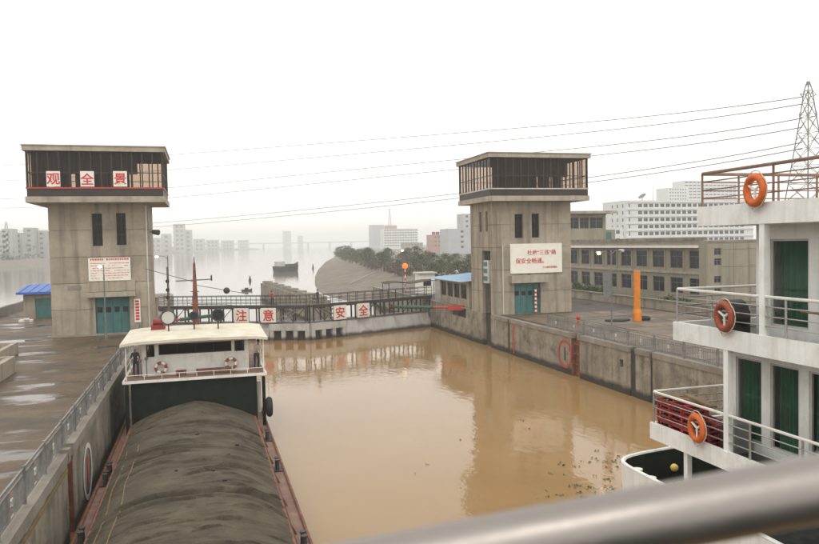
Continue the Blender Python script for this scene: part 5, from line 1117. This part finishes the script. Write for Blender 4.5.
# red bottle crates on the lowest deck
def crate(label, x, y, z, rz):
    T = thing('bottle_crate', label, 'crate', (x, y, z), rz, 'red crates on the lowest deck', local=True); a_, b_, h = .24, .17, .28; q = B()
    for u in (-1, 1):
        for v in (-1, 1): q.box(u*a_-.025, u*a_+.025, v*b_-.025, v*b_+.025, 0, h)
    q.build('corner_post', 'crate_red', T)
    for z0, z1 in ((0, .05), (.11, .15), (h-.05, h)):
        q = B()
        for v in (-1, 1): q.box(-a_+.03, a_-.03, v*b_-.012, v*b_+.012, z0, z1)
        for u in (-1, 1): q.box(u*a_-.012, u*a_+.012, -b_+.03, b_-.03, z0, z1)
        q.build('slat_frame', 'crate_red', T)
    B().box(-a_+.02, a_-.02, -b_+.02, b_-.02, .004, .02).build('bottom', 'dark_red', T)
    q = B()
    for i in range(4):
        for j in range(3): q.cyl((-.17+i*.113, -.11+j*.11, .02), (-.17+i*.113, -.11+j*.11, .24), .035, .015, 6)
    q.build('bottles', 'barge_green', T, kind='stuff')
ci = 0
for k in range(3):
    for i, yy in enumerate((16.95, 16.42, 15.89, 15.36)):
        for j, xx in enumerate((12.05, 12.45)):
            if k == 2 and (i > 2 or (i == 2 and j == 1)): continue
            crate('red bottle crate, %s from the bow end, %s column, %s layer of the stack' % (ORD[i], ('outer', 'inner')[j], ('bottom', 'middle', 'top')[k]), xx+random.uniform(-.02, .02), yy+random.uniform(-.02, .02), 2.37+k*.29, math.pi/2+random.uniform(-.05, .05))
for i, (x, y, a_) in enumerate(((12.25, 16.6, .3), (12.35, 16.1, -.2))):
    T = B().obox((0, 0, .03), (.18, 1.5, .05), a_).build('timber_plank', 'wood'); T.location = (x, y, 3.255+i*.055); tag(T, ('brown plank lying across the red crates, lower one', 'brown plank lying across the red crates, upper one')[i], 'plank')
T = thing('grey_cabinet', 'grey equipment box behind the red crates on the lowest deck', 'box', (12.4, 14.75, 2.36)); B().box(12.1, 12.6, 14.5, 15.0, 2.37, 3.1).build('casing', 'grey_steel', T, bevel=.02); B().box(12.08, 12.1, 14.55, 14.95, 2.45, 3.0).build('door', 'dark_steel', T)
T = thing('deck_reel', 'dark hose reel on the middle deck behind the rail', 'reel', (12.35, 14.9, 5.22)); B().cyl((12.2, 14.9, 5.75), (12.6, 14.9, 5.75), .32, None, 14).build('drum', 'dark_steel', T)
for x in (12.18, 12.62): B().box(x-.02, x+.02, 14.6, 15.2, 5.22, 5.8).build('stand', 'dark_steel', T)
# ================================================================ the railing of our own ship, close to the lens, and its deck
OZ = CAM.z-.3; pa, pb = CAM+ray(819, 488)*.72, CAM+ray(345, 576)*.72; dv = (pa-pb).normalized(); p0, p1 = pb-dv*.9, pa+dv*1.6
OS = thing('own_ship_rail', 'blurred steel handrail crossing the bottom right corner', 'railing', (p0.x, p0.y, 6.2)); B().tube([p0+(p1-p0)*k/8 for k in range(9)], .0325, 24).build('hand_rail', 'own_rail', OS, True)
for t in (.02, .97): p = p0.lerp(p1, t); B().cyl((p.x, p.y, 6.2), (p.x, p.y, p.z-.03), .025, None, 10).build('rail_post', 'own_rail', OS, True)
T = thing('own_ship', 'deck of the ship the viewer stands on, below the handrail', 'ship', (0, -4, WZ)); B().box(-3, 5.5, -8, min(p0.y, p1.y)-.12, 6.05, 6.2).build('deck', 'barge_green', T); B().box(-2.8, 5.3, -8, -1.5, WZ-1, 6.05).build('hull', 'barge_hull', T)
# floating weed and litter
q = B(); R = random.Random(11)
for cx, cy, n in ((572, 492, 9), (606, 484, 10), (592, 502, 8), (610, 470, 8), (560, 470, 5), (540, 500, 4), (600, 455, 6), (470, 440, 2), (520, 420, 2), (420, 470, 2)):
    for i in range(n):
        p = atZ(cx+R.gauss(0, 9), cy+R.gauss(0, 7), WZ+.01); s = R.uniform(.03, .1); 
        for k in range(4): a_ = R.uniform(0, 6.28); d_ = Vector((math.cos(a_), math.sin(a_), 0)); e_ = Vector((-d_.y, d_.x, 0)); c = p+Vector((R.gauss(0, s), R.gauss(0, s), .015)); q.add([c, c+d_*s+e_*s*.4+Vector((0, 0, R.uniform(.01, .07))), c+d_*s*1.7, c+d_*s-e_*s*.4+Vector((0, 0, R.uniform(.0, .05)))], [(0, 1, 2, 3)])
o = q.build('floating_weed', 'weed', kind='stuff'); o['label'] = 'scattered green weed floating on the brown lock water'; o['category'] = 'weed'
# ================================================================ haze
hz = B().box(-2200, 2200, -120, 3900, WZ-4, 60).build('haze', 'dirty_white'); hz['kind'] = 'stuff'; hz['label'] = 'pale even river haze filling the air'; hz['category'] = 'haze'
hm = bpy.data.materials.new('haze'); hm.use_nodes = True; t = hm.node_tree; t.nodes.clear(); o = t.nodes.new('ShaderNodeOutputMaterial'); v = t.nodes.new('ShaderNodeVolumePrincipled')
v.inputs['Color'].default_value = (.96, .97, .98, 1); v.inputs['Density'].default_value = .00062; v.inputs['Anisotropy'].default_value = .2; t.links.new(v.outputs[0], o.inputs['Volume'])
hz.data.materials.clear(); hz.data.materials.append(hm)
